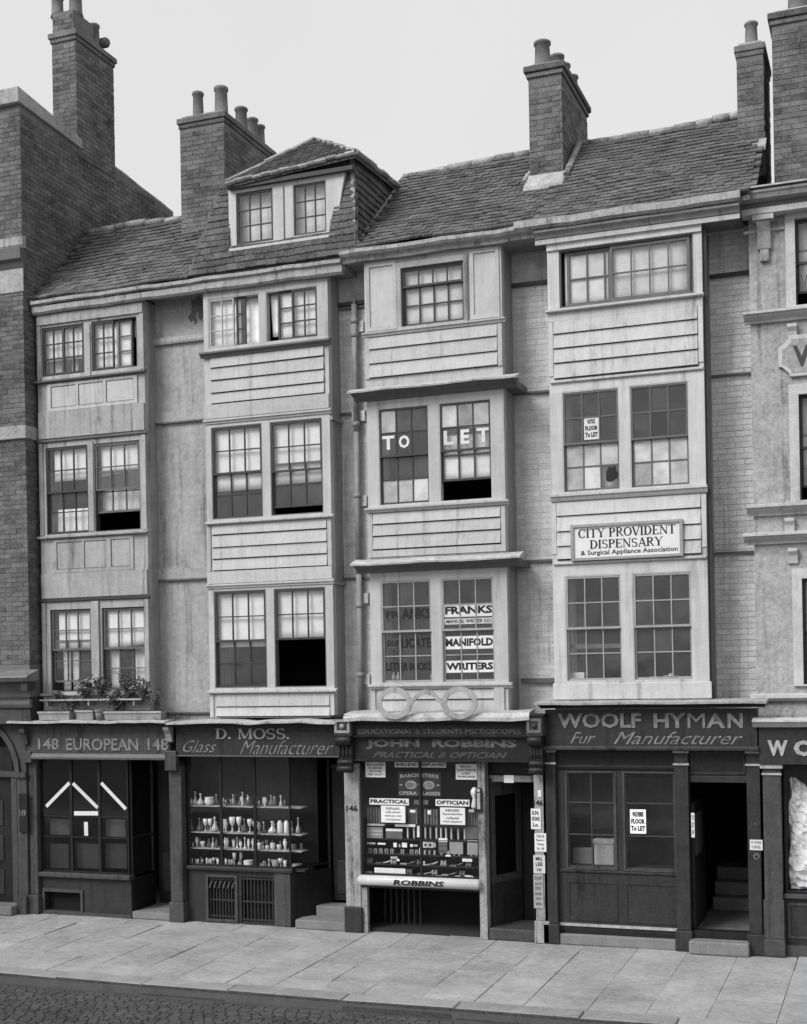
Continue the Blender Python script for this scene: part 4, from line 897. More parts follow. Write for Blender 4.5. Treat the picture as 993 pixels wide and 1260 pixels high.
tp = bx('chimney_stack', x_l + .03, XS - .06, .9, 1.5, 14.38, 14.74, m_brick2, Lb); brick_face(tp, x_l + .04, XS - .07, 14.38, 14.72, .9, m_brick2, n_indiv=40, seed=46)
for i, (a, b, h_, r_) in enumerate(((X(70, 20, 1.1), 1.05, .35, .1), (X(88, 20, 1.1), 1.15, .45, .11), (X(112, 40, 1.6), 1.62, .42, .09))):
    MB().lathe([(r_ * 1.2, 0), (r_, h_ * .2), (r_ * .92, h_ * .86), (r_ * 1.1, h_ * .9), (r_, h_)], (a + .05, b, 14.74 if i < 2 else 14.4), 12).build('chimney_pot', m_pot, tp, smooth=True)
MB().lathe([(.06, 0), (.085, .06), (.085, .16), (.05, .2)], (X(121, 30, 1.75), 1.75, 14.55), 12, axis='x').build('chimney_cowl', m_pot, tp, smooth=True)
# stone bands: Z values surveyed on the front plane
def lz(y): return Z(15, y, -.65)
z1, z2, z3, z4 = lz(296), lz(308), lz(331), lz(360)
mould('cornice_band', -5, XS + .06, -.64, z2 - .0, [(0, 0), (.05, 0), (.08, .05), (.08, z1 - z2 + .02), (0, z1 - z2 + .05)], m_stucco, Lb)
mould('cornice_band', -5, XS + .04, -.64, z3 + .0, [(0, 0), (.03, 0), (.06, .08), (.12, .12), (.13, z2 - z3 - .004), (0, z2 - z3 - .002)], m_frame_m, Lb)
bx('frieze_stone', -5, XS + .012, -.66, -.6401, z4, z3 - .002, m_stucco, Lb)
za, zb = lz(525), lz(541); bx('string_course', -5, XS + .03, -.69, -.3, zb, za, m_stucco, Lb, bevel=.012)
# ground storey: hood cornice, arch doorway, pilaster
zc = Z(20, 829, -.9); MB().prism([(-.64, zc - .1), (-.9, zc - .12), (-.95, zc - .06), (-.93, zc - .03), (-.64, zc + .06)], -5, XS + .16, 'x').build('hood_cornice', m_leadd, Lb)
bx('hood_bracket', XS - .02, XS + .1, -.86, -.645, zc - .26, zc - .13, m_frame_d, Lb)
zd = Z(20, 866, -.68); mould('string_moulding', -5, XS + .03, -.64, zd - .06, [(0, 0), (.04, 0), (.07, .05), (.07, .1), (0, .12)], m_frame_m, Lb)
YL, XE = -.46, -.03; ar = .80; ax = X(20.5, 950, YL) - ar; az = Z(20, 946, YL) - .05; print('arch', ax, az)
n = 24; mb = MB(); zt = 2.98; pts = [(ax + ar * math.cos(math.pi * i / n), az + ar * math.sin(math.pi * i / n)) for i in range(n + 1)]
for i in range(n):
    (xa_, za_), (xb_, zb_) = pts[i], pts[i + 1]; mb.hexa([(xb_, YL, zb_), (xa_, YL, za_), (xa_, -.2, za_), (xb_, -.2, zb_), (xb_, YL, zt), (xa_, YL, zt), (xa_, -.2, zt), (xb_, -.2, zt)])
mb.box(ax + ar, XE, YL, -.2, 0, zt).box(-5, ax - ar, YL, -.2, 0, zt); mb.build('ground_storey_wall', m_shopg, Lb)
bx('frieze_wall', -5, XS - .013, -.64, -.25, 2.981, 3.4, m_shopg, Lb)
mb = MB()
for i in range(n):
    a0, a1 = math.pi * i / n, math.pi * (i + 1) / n; q = lambda a, r_, y: (ax + r_ * math.cos(a), y, az + r_ * math.sin(a))
    mb.hexa([q(a0, ar - .02, YL - .04), q(a0, ar + .07, YL - .04), q(a0, ar + .07, YL - .001), q(a0, ar - .02, YL - .001), q(a1, ar - .02, YL - .04), q(a1, ar + .07, YL - .04), q(a1, ar + .07, YL - .001), q(a1, ar - .02, YL - .001)])
mb.build('arch_moulding', m_shopg, Lb)
bx('impost_band', ax + ar, XE + .02, YL - .05, YL - .001, az - .08, az, m_shopg, Lb)
bx('door', ax - ar, ax + ar - .22, -.28, -.24, 0, 2.6, m_shopd, Lb); bx('door_frame', ax + ar - .2, ax + ar - .1, -.34, -.22, 0, az - .09, m_shopg, Lb); bx('fanlight_bar', ax - ar, ax + ar - .02, -.36, -.22, az - .09, az, m_shopg, Lb)
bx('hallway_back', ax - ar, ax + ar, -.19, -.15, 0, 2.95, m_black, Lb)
for i in range(3): bx('door_panel', ax - ar + .2, ax + ar - .4, -.295, -.281, .25 + i * .55, .65 + i * .55, m_shopm, Lb, bevel=.008)
bx('plinth', ax + ar, XE + .0, YL - .06, YL - .001, 0, .28, m_shopg, Lb)
npb = thing('number_board', 'dark door-side board numbered 149 on the brick building pier', 'number sign', (XE - .1, YL - .02, 1.0)); n0, n1 = X(25, 1000, YL), X(35, 1000, YL); nz = Z(30, 1000, YL)
bx('board', n0, n1, YL - .03, YL - .0015, nz - .3, nz + .3, m_shopd, npb)
text('149', n0 + .012, n1 - .03, nz - .05, nz + .05, YL - .031, m_gold, npb, bold=.01)
ral = thing('railing', 'low iron railing standing before the arched doorway of the brick building', 'railing', (-.6, -1.0, 0))
for i in range(14): MB().lathe([(.009, 0), (.009, .78), (.018, .8), (.012, .84), (.002, .9)], (-1.75 + i * .105, -.98, 0), 6).build('railing_bar', m_irond, ral)
bx('rail', -1.85, -.32, -.995, -.965, .70, .73, m_irond, ral); bx('rail', -1.85, -.32, -.993, -.967, .1, .125, m_irond, ral)
bx('railing_kerb', -1.95, -.28, -1.06, -.9, .0, .06, m_shopg, ral)
bx('door_step', -1.9, ax + ar, -.66, -.30, 0, .14, m_stone, Lb, bevel=.015)

# ================================================================== STUCCO BUILDING AT THE RIGHT
Rb = thing('stucco_building', 'stucco-fronted building with moulded cornices and a raised W panel at the right edge', 'building', (13, 0, 0))
q8n = zoom(680, 0, 3.1725); YR = -.12; XR = 11.05
W1x0, W1x1 = X(967, 300, YR), X(967, 300, YR) + 1.25
wA = (X(979, 330, YR), 12.4, Z(985, 376, YR), Z(979, 270, YR)); wB = (X(984, 560, YR), 12.45, Z(984, 616, YR), Z(981, 486, YR)); wC = (X(988, 780, YR), 12.5, Z(990, 842, YR), Z(986, 712, YR))
print('right', wA, wB, wC)
wall_open('front_wall', XR, 15, 3.0, 9.75, YR, YR + .3, [wA, wB, wC], m_stucco, Rb)
bx('side_wall', XR, XR + .2, YR + .31, 3, 3.0, 9.75, m_stucco, Rb); bx('roof', XR, 15, YR + .31, 4, 9.6, 9.75, m_leadd, Rb)
mb = MB().box(XR + .2, 15, 2.5, 2.6, 0, 9.6)
for z_ in (3.1, 5.4, 7.9): mb.box(XR + .2, 15, YR + .32, 2.5, z_ - .1, z_)
mb.build('interior_walls', m_int, Rb)
for k, wz in enumerate((wA, wB, wC)):
    wall_open('architrave', wz[0] - .12, wz[1] + .12, wz[2] - .02, wz[3] + .13, YR - .05, YR - .001, [wz], m_stucco_l, Rb)
    sash_window(Rb, *wz, YR + .03, (wz[2] + wz[3]) / 2, m_frame_d, m_frame_d, g_win, cols=2, ru=1, rl=1, raise_=.16 if k < 2 else 0)
    blind(wz[0] + .02, wz[1], wz[2] + (.45 if k == 2 else .22), wz[3], YR + .2, ('white blind in the top window of the stucco building', 'white blind in the middle window of the stucco building', 'white blind in the lower window of the stucco building')[k])
for z_, nm in ((wA[2] + .42, 'top'), (wB[2] + .48, 'middle')):
    o = text('W', wz[0] - .07 + .1, wz[0] + .2, z_ - .2, z_ - .02, YR + .05, m_frame_m, None, bold=.02); o.location.x = (wA if nm == 'top' else wB)[0] - wz[0] + .02
    tag(o, 'grey letter W painted on the %s window glass of the stucco building' % nm, 'letter')
def rcorn(z, x0, prof, m=m_stucco_l): return mould('cornice', x0, 15, YR, z, prof, m, Rb)
PC = [(0, 0), (.04, 0), (.05, .03), (.12, .07), (.13, .09), (.17, .1), (.17, .13), (0, .16)]
for yy, xx in ((398, 914), (634, 918), (669, 914)): rcorn(Z(xx + 10, yy, YR) - .02, X(xx, yy, YR) + .02, PC)
rcorn(Z(930, 860, YR) - .03, X(924, 855, YR), [(0, 0), (.06, .0), (.1, .04), (.1, .08), (0, .1)])
z_ = Z(920, 287, YR); mould('necking_band', X(915, 287, YR), wA[0] - .13, YR, z_ - .02, BEAD, m_stucco_l, Rb)
zt = 9.62; mould('main_cornice', 10.93, 15, YR, 9.52, [(0, 0), (.12, .0), (.15, .04), (.30, .07), (.32, .12), (.34, .14), (.34, .17), (0, .19)], m_side, Rb)
mould('main_cornice', 10.98, 15, YR, 9.43, [(0, 0), (.2, 0), (.21, .07), (0, .085)], m_stucco_l, Rb); mould('lead_flashing', 10.92, 15, YR, 9.712, [(0, 0), (.37, 0), (.37, .02), (0, .09)], m_lead, Rb)
def console(xc, zt, h, w_, d, parent, m, Y=YR, name='console_bracket'):
    return MB().prism([(Y - .001, zt - h), (Y - d * .35, zt - h * .95), (Y - d * .45, zt - h * .7), (Y - d * .6, zt - h * .45), (Y - d, zt - h * .2), (Y - d, zt), (Y - .001, zt)], xc - w_ / 2, xc + w_ / 2, 'x').build(name, m, parent, bevel=.006)
xc = X(940, 260, YR); console(xc, 9.42, .42, .17, .16, Rb, m_stucco); bx('console_cap', xc - .13, xc + .13, YR - .19, YR - .001, 9.36, 9.425, m_stucco_l, Rb); bx('console_drop', xc - .06, xc + .06, YR - .06, YR - .001, 8.86, 9.02, m_stucco, Rb, bevel=.02)
for yy, xx in ((402, 975), (640, 972), (677, 976)): console(X(xx, yy, YR), Z(xx, yy, YR) + .02, .2, .12, .1, Rb, m_stucco_l)
# raised panel carrying the letter W
px0, pz0, pz1 = X(958, 440, YR), Z(990, 463, YR), Z(990, 412, YR)
def notch(x0, x1, z0, z1, r): 
    return [(x0, z0 + r), (x0 + r * .35, z0 + r * .9), (x0 + r * .9, z0 + r * .35), (x0 + r, z0), (x1 - r, z0), (x1, z0 + r), (x1, z1 - r), (x1 - r, z1), (x0 + r, z1), (x0 + r * .9, z1 - r * .35), (x0 + r * .35, z1 - r * .9), (x0, z1 - r)]
pn = MB().prism(notch(px0, px0 + 2.6, pz0, pz1, .14), YR - .05, YR - .001, 'y').build('raised_panel', m_stucco_l, Rb, bevel=.01); MB().prism(notch(px0 + .05, px0 + 2.55, pz0 + .05, pz1 - .05, .12), YR - .056, YR - .0505, 'y').build('panel_face', m_stucco, Rb)
a, b = W(976, 450, YR - .05); text('W', a, a + .36, pz0 + .12, pz1 - .14, YR - .058, m_frame_d, Rb, bold=.03, depth=.01)
c5 = chimney(Rb, X(951, 120, .5), 12.4, .5, 1.6, 9.7, 12.32, [(X(972, 20, .8) + .1, .85, .5, .13)], seed=51, capo=.05)
bx('stone_base', XR - .05, 15, YR - .03, YR + .2, Z(930, 890, YR), 3.05, m_stucco, Rb)

# ---------------------------------------------------------------- rainwater pipe
dp = thing('drainpipe', 'pale cast-iron drainpipe down the brick strip left of the lead-hooded bay', 'drainpipe', (5.6, -.08, 3.0))
xp = X(438, 500, -.08); zt = Z(435, 375, -.08)
for a, b in ((zt, 7.15), (7.15, 5.1), (5.1, 3.12)): MB().lathe([(.042, b), (.042, a)], (xp, -.08, 0), 12).build('pipe_section', m_iron, dp, smooth=True)
MB().lathe([(.02, zt), (.02, zt + .2)], (xp, -.08, 0), 8).build('vent_pipe', m_iron, dp)
for yy in (395, 412, 483, 522, 610, 698, 745, 830): 
    z_ = Z(438, yy, -.08); MB().lathe([(.052, z_ - .03), (.06, z_ - .02), (.06, z_ + .02), (.052, z_ + .03)], (xp, -.08, 0), 12).build('pipe_collar', m_iron, dp, smooth=True)
for yy in (400, 510, 615, 735, 835):
    z_ = Z(438, yy, -.08); bx('bracket', xp - .08, xp + .12, -.045, .01, z_ - .09, z_ + .06, m_pbrick, dp)

# ================================================================== SHOP FRONTS
S5, S6, S7, S8 = zoom(0, 860, 4.1375), zoom(200, 880, 4.1375), zoom(410, 870, 3.546), zoom(650, 850, 2.895)
YS = -.48            # fascia plane
YP = -.42            # pilaster plane
def shop(label, x0, x1, group=None):
    s = thing('shop_front', label, 'shop front', ((x0 + x1) / 2, -.3, 0)); return s
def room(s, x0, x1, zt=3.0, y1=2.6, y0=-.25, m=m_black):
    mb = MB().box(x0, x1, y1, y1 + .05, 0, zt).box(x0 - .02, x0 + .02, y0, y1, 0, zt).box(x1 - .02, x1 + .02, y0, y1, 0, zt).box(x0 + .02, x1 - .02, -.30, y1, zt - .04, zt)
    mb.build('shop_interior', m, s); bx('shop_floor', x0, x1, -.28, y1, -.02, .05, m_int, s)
def pilaster(s, x0, x1, z1, m, Y=YP, base=.3, mb_=None):
    bx('pilaster', x0, x1, Y, Y + .16, base, z1, m, s, bevel=.008); bx('pilaster_base', x0 - .02, x1 + .02, Y - .03, Y + .16, 0, base - .001, mb_ or m, s, bevel=.012)
def shelf(s, x0, x1, z, Y=YS, d=.22, m=m_lead, wav=.006):
    mould('shelf_moulding', x0 + .03, x1 - .03, Y, z - .06, [(0, 0), (.03, 0), (.05, .025), (d - .06, .04), (d - .06, .055), (0, .055)], m_shopd, s)
    mould('lead_flashing', x0, x1, Y, z, [(-.12, 0), (d, -.01), (d + .003, .016), (d * .5, .03), (-.12, .045)], m, s, wav=wav)
# ---------------------------------------------------------------- European
s = shop('dark grey shop front lettered EUROPEAN between two 148 numerals, taped window', .2, 2.6)
xs0, xs1 = X(*S5(150, 700), YP), X(*S5(190, 700), YP); xp0, xp1 = X(*S5(868, 900), YP), X(*S5(930, 900), YP)
zf0, zf1 = Z(*S5(500, 308), YS), Z(*S5(500, 118), YS); print('euro', xs0, xp0, xp1, zf0, zf1)
bx('fascia', xs0 + .02, xp0 + .06, YS, YS + .2, zf0 + .09, 2.98, m_shopg, s); mould('fascia_lip', xs0, xp0 + .02, YS, zf0, [(0, 0), (.03, 0), (.04, .03), (.02, .085), (0, .088)], m_frame_m, s)
shelf(s, xs0 - .18, xp0 + .12, 3.0)
def rect(q, x0, y0, x1, y1, Y): a = W(*q(x0, y1), Y); b = W(*q(x1, y1), Y); t = W(*q(x0, y0), Y); return a[0], b[0], a[1], t[1]
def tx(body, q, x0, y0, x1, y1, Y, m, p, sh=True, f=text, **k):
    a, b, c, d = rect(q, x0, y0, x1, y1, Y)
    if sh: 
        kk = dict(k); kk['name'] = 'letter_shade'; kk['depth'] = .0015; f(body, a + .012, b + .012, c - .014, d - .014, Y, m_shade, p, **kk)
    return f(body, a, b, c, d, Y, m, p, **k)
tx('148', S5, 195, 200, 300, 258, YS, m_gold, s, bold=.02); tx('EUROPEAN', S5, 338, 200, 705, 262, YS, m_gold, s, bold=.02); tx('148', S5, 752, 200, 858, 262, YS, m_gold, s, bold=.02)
for v in (315, 727): a, b, c, d = rect(S5, v, 190, v + 4, 268, YS); bx('fascia_divider', a, b, YS - .004, YS - .0005, c, d, m_faint, s)
pilaster(s, xs0, xs1, zf0 + .05, m_shopg); pilaster(s, xp0, xp1, Z(*S5(900, 340), YP), m_shopg)
console((xs0 + xs1) / 2 - .04, 2.9, .26, .09, .14, s, m_shopg, YS); bx('console_block', xs0 - .04, xs1 - .02, YS - .04, YP, zf0 - .06, zf0 + .12, m_shopg, s, bevel=.012)
console(X(*S5(868, 170), YS), 2.93, .24, .1, .14, s, m_iron, YS); bx('console_block', xp0 - .01, xp1 - .02, YS - .04, YP, zf0 - .16, zf0 + .14, m_shopg, s, bevel=.015)
wx0, wx1 = xs1, X(*S5(655, 700), -.34); zs0 = Z(*S5(400, 893), -.36); zs1 = zf0 + .02
for i, v in enumerate((None, 362, 505)):
    pass
mx_ = [wx0] + [X(*S5(v, 600), -.34) for v in (362, 505)] + [wx1]
tz1, tz2 = Z(*S5(400, 600), -.34), Z(*S5(400, 705), -.34)
for i in range(3):
    sash(s, mx_[i], mx_[i + 1], zs0 + .02, zs1, -.34, 1, 3, m_shopd, g_shop, 'shop_window', rail=.022, zs=[tz2, tz1])
bx('shop_sill', wx0, wx1 + .05, -.42, -.25, zs0 - .05, zs0 + .018, m_shopg, s, bevel=.01)
ga, gb, gc, gd = rect(S5, 232, 978, 415, 1085, -.34); gc = max(gc, .06)
wall_open('stall_riser', wx0, wx1 + .03, 0, zs0 - .051, -.34, -.24, [(ga, gb, gc, gd)], m_shopm, s); bx('vent_back', ga - .05, gb + .05, -.23, -.2, 0, gd + .05, m_black, s)
wall_open('vent_frame', ga - .04, gb + .04, gc - .04, gd + .05, -.365, -.3405, [(ga, gb, gc, gd)], m_shopg, s)
bx('plinth', wx0, wx1 + .04, -.38, -.3405, 0, .05, m_shopg, s)
# display screens standing behind the panes
for (x0_, y0_, x1_, y1_, mm) in ((255, 612, 355, 690, m_shopg), (540, 612, 640, 700, m_shopg), (540, 735, 645, 860, m_shopm), (255, 735, 350, 860, m_shopm), (395, 735, 520, 860, m_shopm)):
    a, b, c, d = rect(S5, x0_, y0_, x1_, y1_, -.22); bx('display_screen', a, b, -.22, -.20, c, d, mm, s)
room(s, xs0 + .02, xp1 - .02)
rt_ = bx('return_screen', wx1 + .0, wx1 + .04, -.30, .35, 0, zs0 - .05, m_shopd, s); f = MB().box(wx1, wx1 + .04, -.3, -.27, zs0, zs1).box(wx1, wx1 + .04, .31, .35, zs0, zs1).box(wx1, wx1 + .04, -.27, .31, zs1 - .03, zs1).box(wx1, wx1 + .04, -.27, .31, tz2, tz2 + .02).build('return_window', m_shopd, s)
bx('pane', wx1 + .018, wx1 + .022, -.27, .31, zs0, tz2, g_shop, s); bx('pane', wx1 + .018, wx1 + .022, -.27, .31, tz2 + .02, zs1 - .03, g_shop, s)
dr = bx('shop_door', wx1 + .06, xp0, .42, .46, .12, 2.3, m_shopd, s); bx('door_panel', wx1 + .14, xp0 - .1, .405, .4195, .3, .9, m_shopm, s, bevel=.01); bx('transom_bar', wx1 + .045, xp0, .40, .47, 2.301, 2.36, m_shopm, s)
bx('door_step', wx1 + .05, xp0 - .0, -.36, .4, 0, .11, m_stone, s, bevel=.015)
# paper strips pasted on the glass
def bar(x0, y0, x1, y1, wd, label, nm='tape_strip'):
    a, b = W(*S5(x0, y0), -.36), W(*S5(x1, y1), -.36); L_ = math.hypot(b[0] - a[0], b[1] - a[1]); an = math.atan2(b[1] - a[1], b[0] - a[0])
    me = MB().box(0, L_, -.0015, .0015, -wd / 2, wd / 2).mesh('strip', m_white); o = inst(nm, me, (a[0], -.343, a[1]), None, rot=(0, -an, 0)); return tag(o, label, 'paper strip', 'white paper strips on the European window')
bar(232, 548, 350, 428, .055, 'leftmost slanting white strip, rising rightward on the European window')
bar(368, 430, 494, 555, .055, 'middle slanting white strip, falling rightward on the European window'); bar(512, 428, 638, 562, .055, 'rightmost slanting white strip, falling rightward on the European window')
bar(374, 583, 496, 583, .065, 'short level white strip below the slanting strips on the European window'); bar(434, 627, 436, 697, .07, 'small upright white card hanging on the European window')
print('pil', wx0, wx1, zs0)
# ---------------------------------------------------------------- D. Moss
s = shop('dark shop front lettered D. MOSS Glass Manufacturer with glassware on shelves', 2.55, 5.5)
xk0, xk1 = X(*S7(50, 500), YP), X(*S7(115, 500), YP)          # the pale 146 pilaster
zf0, zf1 = Z(*S6(500, 205), YS), Z(*S6(500, 55), YS); fx0, fx1 = X(*S6(62, 120), YS), X(*S6(905, 120), YS); print('moss shop', xk0, xk1, zf0, zf1, fx0, fx1)
bx('fascia', fx0 + .02, fx1, YS, YS + .2, zf0, 2.96, m_shopm, s); mould('fascia_lip', fx0 + .02, fx1 + .01, YS, zf0 - .02, [(0, 0), (.02, 0), (.025, .015), (0, .02)], m_frame_m, s)
shelf(s, xp0 + .13, xk0 + .0, 2.985, wav=.012)
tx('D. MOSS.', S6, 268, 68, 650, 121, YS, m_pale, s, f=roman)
tx('WHOLESALE', S6, 118, 84, 250, 98, YS, m_faint, s, sh=False, shear=.2, bold=-.005); tx('AND RETAIL', S6, 665, 84, 855, 100, YS, m_faint, s, sh=False, shear=.2)
tx('Glass', S6, 105, 128, 275, 188, YS, m_gold, s, sh=False, shear=.55, bold=-.012); tx('Manufacturer', S6, 395, 128, 870, 198, YS, m_gold, s, sh=False, shear=.55, bold=-.012)
YW = -.30; wx0, wx1 = xp1 + .02, X(*S6(648, 500), YW); zs0, zs1 = Z(*S6(400, 772), YW), zf0 + .0
mx_ = [wx0 + .02] + [X(*S6(v, 600), YW) for v in (298, 470)] + [wx1 - .0]
for i in range(3): sash(s, mx_[i], mx_[i + 1], zs0, zs1, YW, 1, 1, m_shopd, g_shop, 'shop_window', rail=.02)
bx('shop_sill', wx0, wx1 + .04, YW - .06, YW + .1, zs0 - .06, zs0 - .002, m_shopm, s, bevel=.012)
o = MB().hexa([(wx1 + .0, YW, zs0), (wx1 + .03, YW, zs0), (wx1 + .36, .32, zs0), (wx1 + .33, .32, zs0)] + [(wx1, YW, zs0 + .03), (wx1 + .03, YW, zs0 + .03), (wx1 + .36, .32, zs0 + .03), (wx1 + .33, .32, zs0 + .03)])
o.hexa([(wx1 + .0, YW, zs1 - .03), (wx1 + .03, YW, zs1 - .03), (wx1 + .36, .32, zs1 - .03), (wx1 + .33, .32, zs1 - .03)] + [(wx1, YW, zs1), (wx1 + .03, YW, zs1), (wx1 + .36, .32, zs1), (wx1 + .33, .32, zs1)])
o.box(wx1 + .325, wx1 + .365, .30, .34, zs0 - .06, zs1).build('return_window', m_shopd, s)
MB().hexa([(wx1 + .01, YW + .01, zs0 + .03), (wx1 + .014, YW + .01, zs0 + .03), (wx1 + .344, .31, zs0 + .03), (wx1 + .34, .31, zs0 + .03), (wx1 + .01, YW + .01, zs1 - .03), (wx1 + .014, YW + .01, zs1 - .03), (wx1 + .344, .31, zs1 - .03), (wx1 + .34, .31, zs1 - .03)]).build('pane', g_shop, s)
MB().hexa([(wx1 + .0, YW, .0), (wx1 + .03, YW - .02, .0), (wx1 + .38, .32, .0), (wx1 + .33, .32, .0), (wx1 + .0, YW, zs0 - .06), (wx1 + .03, YW - .02, zs0 - .06), (wx1 + .38, .32, zs0 - .06), (wx1 + .33, .32, zs0 - .06)]).build('return_riser', m_shopd, s)
g1 = rect(S6, 238, 822, 375, 1045, YW); g2 = rect(S6, 405, 822, 570, 1055, YW); g1 = (g1[0], g1[1], max(.06, g1[2]), g1[3]); g2 = (g2[0], g2[1], max(.03, g2[2]), g2[3])
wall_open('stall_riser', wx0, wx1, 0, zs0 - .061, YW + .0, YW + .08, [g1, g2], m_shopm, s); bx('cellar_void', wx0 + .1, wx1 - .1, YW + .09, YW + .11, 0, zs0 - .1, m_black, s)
pr = rect(S6, 575, 815, 652, 1065, YW); bx('corner_pier', pr[0], wx1, YW - .03, YW - .001, 0, zs0 - .062, m_shopg, s, bevel=.006)
mb = MB()
for g_, nb, zz_ in ((g1, 9, (.12, .42)), (g2, 9, (.3,))):
    for i in range(nb): x_ = g_[0] + (g_[1] - g_[0]) * (i + .5) / nb; mb.box(x_ - .008, x_ + .008, YW + .012, YW + .028, g_[2], g_[3])
    for zz in (g_[2] + .03, (g_[2] + g_[3]) / 2 - .04, g_[3] - .04): mb.box(g_[0], g_[1], YW + .006, YW + .034, zz, zz + .022)
mb.build('cellar_grating', m_shopm, s); wall_open('grating_frame', g1[0] - .04, g1[1] + .04, g1[2] - .04, g1[3] + .04, YW - .025, YW - .001, [g1], m_shopg, s)
for i in range(6): x_ = g1[0] + (g1[1] - g1[0]) * (i + .5) / 6; MB().hexa([(x_ - .03, YW - .02, g1[3] - .16), (x_ + .0, YW - .02, g1[3] - .16), (x_ + .0, YW + .005, g1[3] - .16), (x_ - .03, YW + .005, g1[3] - .16), (x_ + .01, YW - .02, g1[3] - .06), (x_ + .04, YW - .02, g1[3] - .06), (x_ + .04, YW + .005, g1[3] - .06), (x_ + .01, YW + .005, g1[3] - .06)]).build('ornament', m_shopg, s)
room(s, xp1 + .0, xk0 - .0)
dx0 = wx1 + .38; dr = bx('shop_door', dx0, xk0, .36, .40, .3, 2.25, m_shopd, s); bx('transom_bar', dx0, xk0, .34, .41, 2.26, 2.32, m_shopm, s); bx('door_panel', dx0 + .07, xk0 - .08, .345, .3595, .4, .9, m_shopm, s, bevel=.01)
bx('door_step', wx1 + .10, xk0 - .03, YW - .1, .0, 0, .13, m_stone, s, bevel=.015); bx('door_step', wx1 + .25, xk0 - .03, .0, .33, 0, .27, m_stone, s, bevel=.015)
# glassware
YG_ = YW + .16
shz = [Z(*S6(380, y_), YG_) for y_ in (460, 595, 677, 768)]
bxx0, bxx1 = X(*S6(138, 500), YG_), wx1 - .01
for z_ in shz[:3]: bx('glass_shelf', bxx0, bxx1 + .16, YW + .06, YW + .30, z_ - .015, z_, m_pale, s)
bx('window_bed', wx0, wx1 + .2, YW + .05, YW + .4, zs0 - .05, shz[3], m_int, s); bx('window_back', wx0, wx1 + .25, YW + .42, YW + .44, zs0, zs1, m_shopd, s)
PROF = {
 'carafe': [(.30, 0), (.50, .08), (.48, .25), (.14, .55), (.12, .85), (.22, 1)], 'tall_vase': [(.30, 0), (.12, .06), (.14, .14), (.46, .55), (.48, .72), (.28, .88), (.42, 1)],
 'goblet': [(.4, 0), (.08, .06), (.07, .42), (.34, .52), (.46, .75), (.48, 1)], 'bowl': [(.25, 0), (.4, .15), (.5, .5), (.42, .85), (.5, 1)], 'tumbler': [(.34, 0), (.36, .1), (.46, 1)],
 'candlestick': [(.5, 0), (.42, .08), (.12, .16), (.2, .3), (.1, .42), (.12, .8), (.25, .86), (.2, 1)], 'jar': [(.42, 0), (.48, .1), (.48, .82), (.3, .92), (.3, 1)], 'cup': [(.25, 0), (.3, .1), (.48, .7), (.5, 1)], 'decanter': [(.45, 0), (.5, .06), (.42, .35), (.15, .6), (.14, .75), (.28, .8), (.1, .86), (.2, .94), (.05, 1)]}
PX = 1 / 86 / 4.1375
rows = [
 [(147, 'carafe', 70, 30, 1), (172, 'carafe', 72, 30, 1), (203, 'carafe', 62, 36, 1), (245, 'bowl', 42, 50, 2), (320, 'tumbler', 30, 14, 0), (335, 'tumbler', 34, 14, 0), (351, 'tumbler', 38, 14, 0), (370, 'decanter', 58, 18, 0), (392, 'decanter', 46, 18, 0), (415, 'decanter', 74, 18, 1), (445, 'jar', 50, 30, 0), (482, 'carafe', 42, 22, 0), (497, 'tumbler', 30, 14, 0), (525, 'tall_vase', 46, 28, 2), (570, 'jar', 52, 22, 0), (603, 'decanter', 56, 18, 1), (622, 'tumbler', 36, 14, 0)],
 [(155, 'carafe', 62, 24, 0), (195, 'carafe', 72, 28, 0), (217, 'goblet', 66, 24, 2), (240, 'goblet', 66, 22, 2), (268, 'carafe', 78, 36, 1), (310, 'tall_vase', 66, 18, 2), (329, 'tall_vase', 68, 20, 2), (357, 'goblet', 80, 32, 2), (386, 'goblet', 80, 28, 2), (415, 'carafe', 70, 32, 0), (442, 'goblet', 70, 26, 2), (463, 'goblet', 60, 16, 1), (480, 'carafe', 62, 20, 0), (498, 'tall_vase', 56, 22, 1), (523, 'carafe', 48, 24, 0), (560, 'carafe', 62, 42, 1), (597, 'jar', 66, 27, 2), (627, 'jar', 66, 25, 2)],
 [(150, 'tumbler', 22, 14, 2), (173, 'tall_vase', 52, 20, 2), (202, 'cup', 30, 26, 2), (233, 'decanter', 44, 16, 0), (256, 'decanter', 54, 16, 1), (280, 'jar', 40, 14, 0), (316, 'tall_vase', 54, 14, 2), (333, 'tall_vase', 54, 15, 2), (358, 'tumbler', 44, 20, 1), (378, 'candlestick', 60, 16, 2), (400, 'tall_vase', 36, 18, 2), (423, 'candlestick', 62, 18, 2), (441, 'tall_vase', 52, 14, 2), (458, 'tall_vase', 54, 15, 2), (492, 'cup', 32, 24, 2), (515, 'decanter', 44, 16, 1), (537, 'jar', 24, 20, 1), (560, 'bowl', 34, 26, 2), (592, 'cup', 26, 24, 2), (625, 'tall_vase', 58, 22, 2)],
 [(150, 'tumbler', 34, 14, 1), (167, 'tumbler', 30, 14, 1), (184, 'tumbler', 32, 14, 1), (204, 'goblet', 30, 14, 1), (225, 'tumbler', 38, 14, 1), (240, 'tumbler', 34, 14, 1), (257, 'goblet', 40, 14, 1), (276, 'tumbler', 32, 16, 1), (322, 'tumbler', 36, 14, 1), (342, 'tumbler', 36, 16, 1), (368, 'goblet', 72, 20, 1), (393, 'goblet', 74, 18, 1), (415, 'tumbler', 30, 15, 1), (440, 'bowl', 34, 46, 2), (515, 'bowl', 22, 40, 1), (540, 'candlestick', 44, 22, 2), (572, 'bowl', 40, 36, 1), (600, 'goblet', 50, 26, 1), (625, 'tumbler', 42, 20, 1)]]
